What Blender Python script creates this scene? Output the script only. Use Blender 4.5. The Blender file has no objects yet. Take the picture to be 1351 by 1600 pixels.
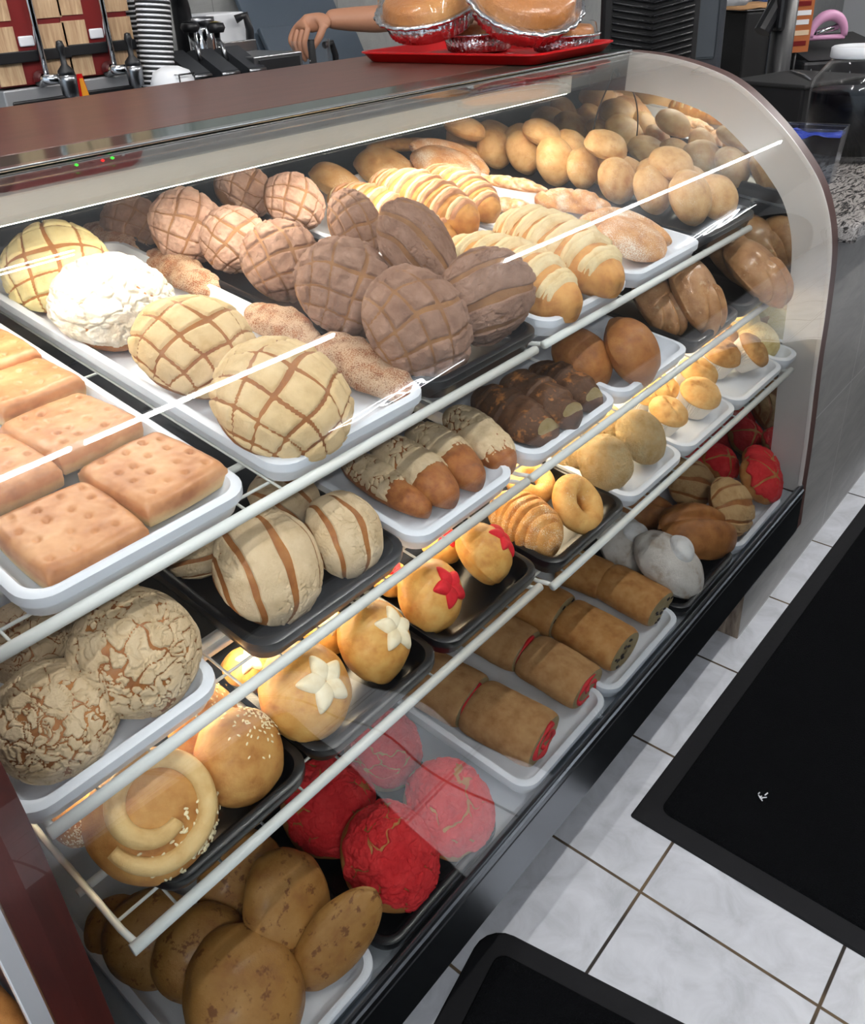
import bpy, bmesh, math, random
from math import sin, cos, pi, radians as R, atan2, sqrt, exp
from mathutils import Vector as V, Matrix, noise
random.seed(7)
SC = bpy.context.scene
COL = SC.collection

# ------------------------------------------------------------------ camera
F, PX, PY = 1353.0, 675.5, 690.0
YAW, PITCH, ROLL, CH = 0.72362122, 0.49801195, -0.05130078, 1.43
fw = V((cos(PITCH)*cos(YAW), cos(PITCH)*sin(YAW), -sin(PITCH)))
rt0 = fw.cross(V((0, 0, 1))).normalized()
up0 = rt0.cross(fw)
rt = cos(ROLL)*rt0 + sin(ROLL)*up0
up = -sin(ROLL)*rt0 + cos(ROLL)*up0
EYE = V((0, 0, CH))
cam = bpy.data.objects.new('camera', bpy.data.cameras.new('camera'))
COL.objects.link(cam)
cam.matrix_world = Matrix(((rt.x, up.x, -fw.x, 0), (rt.y, up.y, -fw.y, 0), (rt.z, up.z, -fw.z, CH), (0, 0, 0, 1)))
cam.data.sensor_width = 36
cam.data.lens = F/1600*36
cam.data.shift_y = -(800-PY)/1600
cam.data.clip_start = .02
SC.camera = cam

def ray(px, py):
    return fw + rt*((px-PX)/F) - up*((py-PY)/F)
def at_y(px, py, y):
    d = ray(px, py); return EYE + d*(y/d.y)
def at_z(px, py, z):
    d = ray(px, py); return EYE + d*((z-CH)/d.z)

# shelves: front edge y, height of the shelf there, backward rise
DROP = .012        # the trays sit this much below the front rails
SHELF = {'S1': (.637, .967-DROP, R(8)), 'S2': (.585, .8175-DROP, R(8)), 'S3L': (.535, .686-DROP, R(8)), 'S3R': (.535, .665-DROP, R(8)), 'B': (.492, .340, R(5))}
TF = .006          # tray floor above the shelf plane
def at_s(px, py, s, dz=0.):
    y0, z0, t = SHELF[s]
    n = V((0, -sin(t), cos(t))); p = V((0, y0, z0)) + n*dz
    d = ray(px, py); k = (p-EYE).dot(n)/d.dot(n)
    return EYE + d*k

# ------------------------------------------------------------------ objects
def tag(o, label=None, cat=None, group=None, kind=None):
    if label: o['label'] = label
    if cat: o['category'] = cat
    if group: o['group'] = group
    if kind: o['kind'] = kind
    return o
def empty(name, loc=(0, 0, 0), rot=(0, 0, 0), label=None, cat=None, group=None):
    o = bpy.data.objects.new(name, None); COL.objects.link(o)
    o.empty_display_size = .02
    o.location = loc; o.rotation_euler = rot
    return tag(o, label, cat, group)
def meshdata(name, vs, fs, mats, smooth=True, mi=None):
    me = bpy.data.meshes.new(name)
    me.from_pydata([tuple(v) for v in vs], [], fs)
    for m in (mats if isinstance(mats, (list, tuple)) else [mats]): me.materials.append(m)
    if mi: me.polygons.foreach_set('material_index', mi)
    if smooth: me.polygons.foreach_set('use_smooth', [True]*len(me.polygons))
    me.update()
    return me
def link(name, me, parent=None):
    o = bpy.data.objects.new(name, me); COL.objects.link(o)
    if parent: o.parent = parent
    return o
def obj(name, vf, mat, parent=None, smooth=True):
    return link(name, meshdata(name, vf[0], vf[1], mat, smooth), parent)

class MB:
    """collects shapes of ONE part"""
    def __init__(s): s.v = []; s.f = []
    def add(s, vs, fs):
        b = len(s.v); s.v += [V(v) for v in vs]; s.f += [[i+b for i in f] for f in fs]; return s
    def box(s, a, b, bev=0, mat=None):
        bm = bmesh.new(); bmesh.ops.create_cube(bm, size=1)
        a = V(a); b = V(b); c = (a+b)/2; d = b-a
        for v in bm.verts: v.co = V((v.co.x*d.x, v.co.y*d.y, v.co.z*d.z)) + c
        if bev:
            bmesh.ops.bevel(bm, geom=bm.edges[:], offset=bev, segments=2, affect='EDGES', profile=.5)
        if mat is not None: bm.transform(mat)
        bm.verts.index_update()
        s.add([v.co.copy() for v in bm.verts], [[v.index for v in f.verts] for f in bm.faces]); bm.free(); return s
    def tube(s, pts, r, n=10, cap=True, closed=False):
        pts = [V(p) for p in pts]; m = len(pts)
        rr = r if isinstance(r, (list, tuple)) else [r]*m
        vs = []; prev = None
        for i, p in enumerate(pts):
            if closed: t = pts[(i+1) % m]-pts[i-1]
            else: t = pts[min(i+1, m-1)]-pts[max(i-1, 0)]
            t.normalize()
            if prev is None:
                a = t.orthogonal().normalized()
            else:
                a = prev - t*prev.dot(t)
                a = a.normalized() if a.length > 1e-6 else t.orthogonal().normalized()
            prev = a; b = t.cross(a)
            for k in range(n):
                an = 2*pi*k/n; vs.append(p+(a*cos(an)+b*sin(an))*rr[i])
        fs = []
        for i in range(m if closed else m-1):
            j = (i+1) % m
            for k in range(n):
                k2 = (k+1) % n; fs.append([i*n+k, i*n+k2, j*n+k2, j*n+k])
        if cap and not closed:
            fs.append(list(range(n))[::-1]); fs.append([(m-1)*n+k for k in range(n)])
        return s.add(vs, fs)
    def lathe(s, prof, n=32, c=(0, 0, 0), mat=None, mod=None):
        vs = []; fs = []; c = V(c)
        for (r, z) in prof:
            for k in range(n):
                an = 2*pi*k/n; q = r if mod is None else mod(r, z, an)
                p = V((q*cos(an), q*sin(an), z)) + c
                vs.append(mat @ p if mat is not None else p)
        for i in range(len(prof)-1):
            for k in range(n):
                k2 = (k+1) % n; fs.append([i*n+k, i*n+k2, (i+1)*n+k2, (i+1)*n+k])
        if prof[0][0] > 1e-5: fs.append(list(range(n))[::-1])
        if prof[-1][0] > 1e-5: fs.append([(len(prof)-1)*n+k for k in range(n)])
        return s.add(vs, fs)
    def prism(s, poly, x0, x1, ax='x'):
        """closed polygon in (y,z) swept along x"""
        n = len(poly)
        vs = [(x0, p[0], p[1]) for p in poly]+[(x1, p[0], p[1]) for p in poly]
        fs = [[i, (i+1) % n, n+(i+1) % n, n+i] for i in range(n)] + [list(range(n))[::-1], list(range(n, 2*n))]
        return s.add(vs, fs)
    def build(s, name, mat, parent=None, smooth=False):
        o = obj(name, (s.v, s.f), mat, parent, smooth)
        if smooth == 'auto':
            o.data.polygons.foreach_set('use_smooth', [True]*len(o.data.polygons))
            o.data.set_sharp_from_angle(angle=R(35))
        return o
def fixn(o):
    bm = bmesh.new(); bm.from_mesh(o.data); bmesh.ops.recalc_face_normals(bm, faces=bm.faces[:]); bm.to_mesh(o.data); bm.free(); return o

# ------------------------------------------------------------------ materials
def lin(c):
    f = lambda u: u/12.92 if u <= .04045 else ((u+.055)/1.055)**2.4
    return tuple(f(x/255) for x in c)+(1,)
def newmat(name):
    m = bpy.data.materials.new(name); m.use_nodes = True; nt = m.node_tree
    for n in list(nt.nodes): nt.nodes.remove(n)
    out = nt.nodes.new('ShaderNodeOutputMaterial')
    return m, nt, out
def nd(nt, t, **kw):
    n = nt.nodes.new('ShaderNode'+t)
    for k, v in kw.items():
        if k[0] == '_': setattr(n, k[1:], v)
        else:
            key = k.replace('__', ' ')
            key = int(key[1:]) if key[0] == 'i' and key[1:].isdigit() else key
            s = n.inputs[key]
            if hasattr(v, 'node') or isinstance(v, bpy.types.NodeSocket): nt.links.new(v, s)
            else: s.default_value = v
    return n
def bsdf(nt, out, **kw):
    b = nd(nt, 'BsdfPrincipled', **kw); nt.links.new(b.outputs[0], out.inputs[0]); return b
def flat(name, c, rough=.5, metal=0, spec=.5, coat=0, emit=None, es=0, bump=None, trans=0):
    m, nt, out = newmat(name)
    b = bsdf(nt, out, Base__Color=lin(c), Roughness=rough, Metallic=metal)
    b.inputs['Specular IOR Level'].default_value = spec
    b.inputs['Coat Weight'].default_value = coat
    if emit: b.inputs['Emission Color'].default_value = lin(emit); b.inputs['Emission Strength'].default_value = es
    if bump:
        co = nd(nt, 'TexCoord').outputs['Object']
        no = nd(nt, 'TexNoise', Vector=co, Scale=bump[0], Detail=4.)
        bp = nd(nt, 'Bump', Height=no.outputs[0], Strength=bump[1], Distance=bump[2] if len(bump) > 2 else .01)
        nt.links.new(bp.outputs[0], b.inputs['Normal'])
    return m
def ramp(nt, fac, stops):
    r = nd(nt, 'ValToRGB', Fac=fac); e = r.color_ramp.elements
    while len(e) < len(stops): e.new(.5)
    for el, (p, c) in zip(e, stops): el.position = p; el.color = lin(c) if len(c) == 3 else c
    return r.outputs[0]
def bread(name, c1, c2, c3=None, scale=2.5, rough=.55, speck=None, spk=(26, .62), bump=.25, bscale=14, pale=None, spec=.35, coat=0, low=.0, fine=None):
    """crust: three browns mixed by noise; pale = colour of the unbrowned ring at the foot; speck = sugar, flour or seeds in patches"""
    m, nt, out = newmat(name)
    tc = nd(nt, 'TexCoord'); co = tc.outputs['Object']
    oi = nd(nt, 'ObjectInfo')
    co2 = nd(nt, 'VectorMath', i0=co, i1=nd(nt, 'VectorMath', i0=oi.outputs['Location'], i1=(17., 13., 11.), _operation='MULTIPLY').outputs[0], _operation='ADD').outputs[0]
    n1 = nd(nt, 'TexNoise', Vector=co2, Scale=scale, Detail=6., Roughness=.6)
    col = ramp(nt, n1.outputs[0], [(.3, c1), (.52, c2), (.72, c3 or c2)])
    if pale:
        z = nd(nt, 'SeparateXYZ', Vector=co).outputs[2]
        zz = nd(nt, 'Math', i0=z, i1=nd(nt, 'Math', i0=n1.outputs[0], i1=.35, _operation='MULTIPLY').outputs[0], _operation='ADD').outputs[0]
        mr = nd(nt, 'MapRange', Value=zz)
        mr.inputs[1].default_value = low+.16; mr.inputs[2].default_value = low+.42
        col = nd(nt, 'Mix', _data_type='RGBA', Factor=mr.outputs[0], i6=lin(pale), i7=col).outputs[2]
    if fine:
        nf = nd(nt, 'TexNoise', Vector=co2, Scale=fine[1], Detail=3., Roughness=.7)
        mk = nd(nt, 'MapRange', Value=nf.outputs[0]); mk.inputs[1].default_value = fine[2]; mk.inputs[2].default_value = fine[2]+.08
        col = nd(nt, 'Mix', _data_type='RGBA', Factor=mk.outputs[0], i6=col, i7=lin(fine[0])).outputs[2]
    if speck:
        v = nd(nt, 'TexNoise', Vector=co2, Scale=spk[0], Detail=2., Roughness=.8)
        v2 = nd(nt, 'TexNoise', Vector=co2, Scale=1.6, Detail=1.)
        s = nd(nt, 'Math', i0=v.outputs[0], i1=nd(nt, 'Math', i0=v2.outputs[0], i1=.45, _operation='MULTIPLY').outputs[0], _operation='ADD').outputs[0]
        mk = nd(nt, 'MapRange', Value=s); mk.inputs[1].default_value = spk[1]+.16; mk.inputs[2].default_value = spk[1]+.24
        col = nd(nt, 'Mix', _data_type='RGBA', Factor=mk.outputs[0], i6=col, i7=lin(speck)).outputs[2]
    b = bsdf(nt, out, Base__Color=col, Roughness=rough)
    b.inputs['Specular IOR Level'].default_value = spec
    b.inputs['Coat Weight'].default_value = coat
    b.inputs['Coat Roughness'].default_value = .2
    nb = nd(nt, 'TexNoise', Vector=co2, Scale=bscale, Detail=8., Roughness=.7)
    bp = nd(nt, 'Bump', Height=nb.outputs[0], Strength=bump, Distance=.05)
    nt.links.new(bp.outputs[0], b.inputs['Normal'])
    return m
def thin_glass(name, tint=(1, 1, 1, 1), ior=1.5, rough=0., wear=0):
    m, nt, out = newmat(name)
    ge = nd(nt, 'NewGeometry'); ir = nd(nt, 'MapRange', Value=ge.outputs['Backfacing']); ir.inputs[3].default_value = ior; ir.inputs[4].default_value = 1/ior
    fr = nd(nt, 'Fresnel', IOR=ir.outputs[0])
    t = nd(nt, 'BsdfTransparent', Color=tint)
    g = nd(nt, 'BsdfGlossy', Color=(1, 1, 1, 1), Roughness=rough)
    mx = nd(nt, 'MixShader', i0=fr.outputs[0], i1=t.outputs[0], i2=g.outputs[0])
    nt.links.new(mx.outputs[0], out.inputs[0])
    return m
def emis(name, c, s):
    m, nt, out = newmat(name)
    e = nd(nt, 'Emission', Color=lin(c), Strength=s); nt.links.new(e.outputs[0], out.inputs[0]); return m

M = {}
M['white_plastic'] = flat('white_tray_plastic', (222, 228, 238), .35)
M['black_plastic'] = flat('black_tray_plastic', (16, 18, 22), .28)
M['red_plastic'] = flat('red_tray_plastic', (190, 16, 20), .3)
M['white_coat'] = flat('white_wire_coating', (226, 230, 228), .4)
M['steel'] = flat('brushed_steel', (150, 152, 155), .3, 1)
M['chrome'] = flat('chrome', (215, 217, 220), .08, 1)
M['alu'] = flat('aluminium_strip', (200, 203, 205), .22, 1)
M['alu_satin'] = flat('satin_aluminium', (205, 208, 212), .45, .6)
M['base_steel'] = flat('satin_steel', (160, 162, 165), .42, .5)
M['foil'] = flat('pan_foil', (225, 227, 230), .16, 1, bump=(60, .35, .02))
M['black'] = flat('black_plastic_case', (20, 21, 24), .4)
M['black_matte'] = flat('black_matte', (14, 15, 17), .75)
M['darkgrey'] = flat('dark_grey_plastic', (58, 62, 68), .45)
M['grey'] = flat('grey_plastic', (120, 125, 130), .5)
M['white'] = flat('white_plastic_cap', (225, 228, 232), .4)
M['panel'] = flat('cream_grey_panel', (196, 194, 184), .35)
M['rim'] = flat('pearl_grey_band', (206, 203, 200), .3)
M['green_edge'] = flat('dark_green_glass_edge', (44, 64, 56), .12)
M['back_panel'] = flat('dark_back_panel', (24, 32, 32), .15)
M['deck'] = flat('pale_steel_deck', (188, 196, 206), .28, .3)
M['mirror'] = flat('side_mirror', (225, 230, 228), .02, 1)
M['paper'] = flat('white_paper_cup', (235, 236, 240), .7)
M['clear'] = thin_glass('clear_plastic', (1, 1, 1, 1), 1.3)
M['glass'] = thin_glass('case_glass', (.985, .995, .99, 1))
M['led'] = emis('led_strip_light', (255, 244, 226), 26)
M['led_warm'] = emis('led_warm_tube', (255, 230, 190), 38)
M['lamp'] = emis('ceiling_tube_light', (255, 251, 247), 140)
M['loop'] = emis('ceiling_loop_light', (250, 252, 255), 22)
M['cola'] = flat('dark_liquid', (4, 5, 10), .3, spec=.05)
M['blue'] = flat('blue_lining', (42, 66, 170), .45, bump=(30, .6, .03))

def wood_mat(name, a, b, rough=.3, coat=0.3, sc=(1, 9, 9)):
    m, nt, out = newmat(name)
    co = nd(nt, 'TexCoord').outputs['Object']
    mp = nd(nt, 'Mapping', Vector=co, Scale=sc)
    n = nd(nt, 'TexNoise', Vector=mp.outputs[0], Scale=6., Detail=8., Roughness=.65, Distortion=.6)
    bs = bsdf(nt, out, Base__Color=ramp(nt, n.outputs[0], [(.32, a), (.68, b)]), Roughness=rough)
    bs.inputs['Coat Weight'].default_value = coat; bs.inputs['Coat Roughness'].default_value = .15
    return m
M['top_wood'] = wood_mat('brown_laminate', (70, 38, 31), (90, 52, 42), .38, .12, (1, 5, 5))
M['post_wood'] = wood_mat('reddish_brown_wood', (48, 18, 15), (74, 29, 23), .35, .25, (6, 6, .8))
M['brown_edge'] = flat('brown_edge_trim', (84, 62, 58), .4)
M['worn_wood'] = wood_mat('worn_wood', (60, 44, 34), (150, 135, 120), .8, 0, (8, 8, 1))
M['pan_wood'] = wood_mat('pale_plank_print', (150, 112, 80), (205, 178, 142), .5, 0, (14, 14, 1.2))
M['maroon_print'] = flat('maroon_print', (112, 24, 24), .4)
M['tool_wood'] = wood_mat('wooden_handle', (170, 115, 60), (205, 150, 85), .5, .1, (2, 9, 9))

def floor_mat():
    m, nt, out = newmat('white_floor_tiles')
    co = nd(nt, 'TexCoord').outputs['Object']
    sp = nd(nt, 'SeparateXYZ', Vector=co)
    T = .3053
    ms = []
    for k, off in ((0, .922), (1, .3847)):
        a = nd(nt, 'Math', i0=sp.outputs[k], i1=off-T*40-T/2, _operation='SUBTRACT').outputs[0]
        a = nd(nt, 'Math', i0=a, i1=T, _operation='MODULO').outputs[0]
        a = nd(nt, 'Math', i0=a, i1=T/2, _operation='SUBTRACT').outputs[0]
        ms.append(nd(nt, 'Math', i0=a, _operation='ABSOLUTE').outputs[0])
    d = nd(nt, 'Math', i0=ms[0], i1=ms[1], _operation='MINIMUM').outputs[0]
    g = nd(nt, 'MapRange', Value=d); g.inputs[1].default_value = .0022; g.inputs[2].default_value = .0032
    n = nd(nt, 'TexNoise', Vector=co, Scale=14., Detail=7., Roughness=.62, Distortion=.8)
    tile = ramp(nt, n.outputs[0], [(.32, (170, 173, 178)), (.5, (186, 189, 195)), (.7, (198, 201, 207))])
    n2 = nd(nt, 'TexNoise', Vector=co, Scale=9., Detail=3.)
    gr = ramp(nt, n2.outputs[0], [(.4, (36, 30, 26)), (.65, (92, 76, 56))])
    c = nd(nt, 'Mix', _data_type='RGBA', Factor=g.outputs[0], i6=gr, i7=tile)
    rr = nd(nt, 'MapRange', Value=g.outputs[0]); rr.inputs[3].default_value = .9; rr.inputs[4].default_value = .3
    b = bsdf(nt, out, Base__Color=c.outputs[2], Roughness=rr.outputs[0])
    bp = nd(nt, 'Bump', Height=g.outputs[0], Strength=.6, Distance=.002); nt.links.new(bp.outputs[0], b.inputs['Normal'])
    return m
M['floor'] = floor_mat()
def stone_mat(name, stops, scale, dist=1.5, rough=.4, mp=(1, 1, 1), grout=None):
    m, nt, out = newmat(name)
    co = nd(nt, 'TexCoord').outputs['Object']
    mpn = nd(nt, 'Mapping', Vector=co, Scale=mp)
    n = nd(nt, 'TexNoise', Vector=mpn.outputs[0], Scale=scale, Detail=8., Roughness=.7, Distortion=dist)
    c = ramp(nt, n.outputs[0], stops)
    if grout:
        sp = nd(nt, 'SeparateXYZ', Vector=co); ds = []
        for k, T, off in grout[0]:
            a = nd(nt, 'Math', i0=nd(nt, 'Math', i0=sp.outputs[k], i1=off-T*20, _operation='SUBTRACT').outputs[0], i1=T, _operation='MODULO').outputs[0]
            ds.append(nd(nt, 'Math', i0=nd(nt, 'Math', i0=a, i1=T/2, _operation='SUBTRACT').outputs[0], _operation='ABSOLUTE').outputs[0])
        d = ds[0]
        for q in ds[1:]: d = nd(nt, 'Math', i0=d, i1=q, _operation='MINIMUM').outputs[0]
        g = nd(nt, 'MapRange', Value=d); g.inputs[1].default_value = .001; g.inputs[2].default_value = .002
        c = nd(nt, 'Mix', _data_type='RGBA', Factor=g.outputs[0], i6=lin(grout[1]), i7=c).outputs[2]
    bsdf(nt, out, Base__Color=c, Roughness=rough)
    return m
M['granite'] = stone_mat('speckled_granite', [(.40, (22, 22, 24)), (.47, (96, 92, 90)), (.52, (176, 172, 168)), (.60, (120, 116, 114)), (.66, (34, 34, 36))], 22, 2.0, .22, (.55, 2., 2.))
M['wall_tile'] = stone_mat('grey_stone_tile', [(.3, (128, 128, 126)), (.7, (158, 157, 154))], 5, 1, .45, (1, 1, 3), ([(0, .6, 1.92), (2, .45, .23)], (185, 186, 184)))
M['back_wall'] = stone_mat('grey_wall_tile', [(.3, (132, 134, 133)), (.7, (160, 162, 160))], 4, 1, .35, (1, 1, 1), ([(0, .6, 1.78), (2, .6, .05)], (110, 112, 112)))
M['ceiling'] = flat('white_ceiling', (205, 207, 210), .9)
M['carpet'] = flat('black_carpet', (9, 10, 12), .95, spec=.05, bump=(420, .9, .004))
M['rubber'] = flat('black_rubber', (13, 14, 17), .8, spec=.25, bump=(60, .2, .003))
# ------------------------------------------------------------------ the room
def struct(o): o['kind'] = 'structure'; return o
struct(MB().box((-3, -4, -.05), (9, 3.2, 0)).build('floor', M['floor']))
struct(MB().box((-3, -3.2, 2.72), (9, 3.2, 2.8)).build('ceiling', M['ceiling']))
struct(MB().box((-3, 2.75, 0), (9, 2.85, 2.72)).build('wall_back', M['back_wall']))
struct(MB().box((8.9, -3.2, 0), (9, 2.75, 2.72)).build('wall_right', M['ceiling']))

struct(MB().box((-.6, -2.5, 0), (9, -2.4, 2.72)).build('wall_front_aisle', flat('dark_far_wall', (66, 62, 60), .8)))  # unseen wall, added dark to keep reflections in the front glass dim
# ceiling tubes (bright lines mirrored in the curved glass; last two added for fill)
def tube_light(x0, x1, y, label, r=.014):
    t = empty('ceiling_tube_light', (0, y, 2.7), label=label, cat='ceiling light', group='tube lights on the ceiling')
    MB().box((x0-.03, -.03, .0), (x1+.03, .03, .02), .004).build('housing', M['white'], t)
    MB().tube([(x0, 0, -.012), (x1, 0, -.012)], r, 12).build('tube', M['lamp'], t, True)
tube_light(.62, .93, -.14, 'short ceiling tube light above the near end of the aisle')
tube_light(.98, 1.95, -.14, 'ceiling tube light above the middle of the aisle')
tube_light(3.0, 4.5, -.14, 'ceiling tube light above the far end of the case front')
tube_light(4.55, 6.15, -.14, 'farthest ceiling tube light above the aisle')
tube_light(.6, 1.2, 1.65, 'ceiling tube light above the counter top')
tube_light(-2.4, -.3, -1.5, 'added fill tube light, out of view, near the shop front behind the viewer')  # added tube, never seen, there to soften the shadows
tube_light(-2.4, -.3, .3, 'added fill tube light, out of view, near the shop front left of the case')  # second added tube out of view, spreads the light
def loop_light(x0, x1, y, label):
    t = empty('looped_ceiling_light', (0, y, 2.7), label=label, cat='ceiling light', group='looped ceiling lights')
    MB().box((x0+.1, -.03, .0), (x1-.1, .03, .02), .004).build('housing', M['white'], t)
    L = x1-x0; w = L*.16
    p1 = [(x0+L*i/40, w*sin(2*pi*i/40*1.0)*sin(pi*i/40), -.03) for i in range(41)]
    p2 = [(x0+L*i/40, -w*1.0*sin(2*pi*i/40*1.5)*sin(pi*i/40), -.03) for i in range(41)]
    c = x0+L*.5
    p3 = [(c+L*.13*cos(a*2*pi/32), w*.7*sin(a*2*pi/32), -.03) for a in range(32)]
    m = MB().tube(p1, .006, 6).tube(p2, .006, 6).tube(p3, .006, 6, closed=True)
    m.build('light_loop', M['loop'], t, True)
loop_light(2.35, 3.35, -1.47, 'looping ribbon light on the ceiling, the nearer of the two')
loop_light(5.9, 7.3, -1.47, 'looping ribbon light on the ceiling, the farther of the two')

# floor mats
def mat_(name, w, d, loc, rz, label, cr=.006):
    t = empty(name, loc, (0, 0, rz), label=label, cat='floor mat')
    # origin = the back left corner; runs +x and -y
    rr = .02; b = .04
    def rl(ins, z, r):
        o = []
        for cx, cy, a0 in ((w-ins-r, -ins-r, 0), (ins+r, -ins-r, 90), (ins+r, -d+ins+r, 180), (w-ins-r, -d+ins+r, 270)):
            for k in range(6): a = R(a0+k*18); o.append(V((cx+r*cos(a), cy+r*sin(a), z)))
        return o
    loops = [rl(0, .0005, cr), rl(.004, .004, cr), rl(b, .0085, .02)]
    m = MB(); n = 24
    vs = sum(loops, []); fs = [[i*n+k, i*n+(k+1) % n, (i+1)*n+(k+1) % n, (i+1)*n+k] for i in range(2) for k in range(n)]
    fs.append(list(range(n))[::-1]); m.add(vs, fs); m.f[-1:] = [m.f[-1]]
    m.build('rubber_border', M['rubber'], t)
    m = MB(); vs = rl(b, .0085, .02)+rl(b+.003, .0115, .02); fs = [[k, (k+1) % n, n+(k+1) % n, n+k] for k in range(n)]+[list(range(n, 2*n))]
    m.add(vs, fs); m.build('carpet', M['carpet'], t)
    return t
mat_('floor_mat', 2.6, 1.5, (1.047, .474, 0), R(-.7), 'large black carpet mat on the white tiles along the far half of the case')
mat_('floor_mat', 1.2, 1.0, (.712-1.2*cos(R(10)), .56-1.2*sin(R(10)), 0), R(10), 'black carpet mat at the near end of the case, seen at the bottom edge', .05)
# lint on the mat
p = at_z(1188, 1244, .0117)
m = MB()
for k in range(7):
    a = V((random.uniform(-.006, .006), random.uniform(-.006, .006), .001)); m.tube([a, a+V((random.uniform(-.008, .008), random.uniform(-.008, .008), .004))], .0012, 5)
o = m.build('lint', M['paper']); o.location = p; tag(o, 'tiny white scrap of lint on the large black mat', 'lint')

# ------------------------------------------------------------------ the display case
PROF = [(.977, 1.26), (.937, 1.2575), (.893, 1.252), (.85, 1.2440), (.807, 1.233), (.771, 1.2205), (.737, 1.206), (.701, 1.1835), (.666, 1.156), (.629, 1.1240), (.593, 1.088), (.564, 1.0530), (.538, 1.014), (.519, .9680), (.505, .917), (.4985, .8550), (.494, .786), (.492, .7150), (.490, .643), (.4855, .5600), (.481, .475), (.479, .4100), (.477, .343)]
def smooth_prof(P, k=4):
    o = []
    for i in range(len(P)-1):
        p0 = P[max(i-1, 0)]; p1 = P[i]; p2 = P[i+1]; p3 = P[min(i+2, len(P)-1)]
        for j in range(k):
            t = j/k
            o.append(tuple(.5*((2*p1[c])+(-p0[c]+p2[c])*t+(2*p0[c]-5*p1[c]+4*p2[c]-p3[c])*t*t+(-p0[c]+3*p1[c]-3*p2[c]+p3[c])*t**3) for c in (0, 1)))
    o.append(P[-1]); return o
KEY = [PROF[i] for i in (0, 2, 4, 6, 8, 10, 12, 14, 16, 18, 20, 22)]
SP = smooth_prof(KEY, 8)
def offset_prof(P, d):
    o = []
    for i, p in enumerate(P):
        a = P[max(i-1, 0)]; b = P[min(i+1, len(P)-1)]
        ty, tz = b[0]-a[0], b[1]-a[1]; l = sqrt(ty*ty+tz*tz)
        o.append((p[0]-tz/l*d*1., p[1]+ty/l*d*1.))   # +d = inwards (towards +y, -z)
    return o
# check the sign: inside is +y at the front
if offset_prof(SP, .01)[-5][0] < SP[-5][0]:
    _o = offset_prof
    offset_prof = lambda P, d: _o(P, -d)
XL0, XL1, XR0, XR1 = .079, .116, 1.80, 1.838
case = empty('display_case', (.96, .96, .235), label='curved glass bakery display case with brown top and three wire shelves of bread', cat='display case')
def cpart(o): o.parent = case; o.matrix_parent_inverse = Matrix.Translation(-case.location); return o
ZB, YB = .239, 1.46
# end panels
def end_poly(d):
    P = offset_prof(SP, d)
    return P + [(.4725, ZB), (YB, ZB), (YB, 1.243)] if d == 0 else P + [(.4725+d, ZB+d), (YB-d, ZB+d), (YB-d, 1.243-d)]
for nm, x0, x1, mt in (('end_panel', XL0, XL1, 'post_wood'), ('end_panel', XR0+.004, XR1, 'brown_edge')):
    o = cpart(fixn(MB().prism(end_poly(0), x0, x1).build(nm, M[mt])))
    if mt == 'brown_edge': o['label'] = 'end panel with brown edge'
# band and mirror on the inside of the far panel
inn = offset_prof(SP, .078)
out = SP
m = MB(); n = len(SP)
vs = [(XR0, p[0], p[1]) for p in out]+[(XR0, p[0], p[1]) for p in inn]+[(XR0+.004, p[0], p[1]) for p in out]+[(XR0+.004, p[0], p[1]) for p in inn]
fs = []
for i in range(n-1):
    fs += [[i, i+1, n+i+1, n+i], [2*n+i, 3*n+i, 3*n+i+1, 2*n+i+1], [n+i, n+i+1, 3*n+i+1, 3*n+i], [i, 2*n+i, 2*n+i+1, i+1]]
fs += [[0, n, 3*n, 2*n], [n-1, 3*n-1-0, 4*n-1, 2*n-1]]
m.add(vs, fs); o = cpart(fixn(m.build('panel_band', M['rim']))); o['label'] = 'pearl grey band along the curved edge of the end panel'
mp = [(p[0]-.001, p[1]) for p in inn]+[(.56, .30), (YB-.02, .30), (YB-.02, 1.17)]
cpart(fixn(MB().prism(mp, XR0+.001, XR0+.0035).build('side_mirror', M['mirror'])))
# curved front glass, 5 mm thick
g0 = offset_prof(SP, .0); g1 = offset_prof(SP, .005)
m = MB(); n = len(SP)
vs = []
for x in (XL1-.02, XR0+.0):
    vs += [(x, p[0]-.001, p[1]) for p in g0]+[(x, p[0]-.001, p[1]) for p in g1]
fs = []
for i in range(n-1):
    fs += [[i, i+1, 2*n+i+1, 2*n+i], [n+i, 3*n+i, 3*n+i+1, n+i+1]]
m.add(vs, fs)
o = cpart(fixn(m.build('front_glass', M['glass'], None, True))); o['label'] = 'curved clear front glass'
# top: laminate board, dark green glass border, aluminium strip, light housing
cpart(MB().box((XL0, 1.06, 1.243), (XR1-.03, 1.53, 1.263), .002).build('counter_top', M['top_wood']))
cpart(MB().box((XL0, .985, 1.244), (XR1-.03, 1.06, 1.2625), .001).build('glass_border', M['green_edge']))
cpart(MB().box((XL0, .970, 1.2605), (XR0, .985, 1.2640), .001).box((XL0, .976, 1.2460), (XR0, .985, 1.2575), .001).build('edge_strip', M['alu']))
hp = [(.992, 1.236), (.984, 1.234), (.986, 1.2035), (.990, 1.2030), (1.07, 1.222), (1.07, 1.24)]
cpart(fixn(MB().prism(hp, XL1, 1.585).build('light_housing', M['panel'])))
o = cpart(MB().box((XL1+.02, .9890, 1.2020), (1.575, 1.014, 1.2052)).build('led_strip', M['led'])); o['label'] = 'lit LED strip under the light housing'
cpart(MB().box((1.585, .985, 1.205), (1.66, 1.05, 1.243), .004).build('bracket', M['black']))
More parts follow.
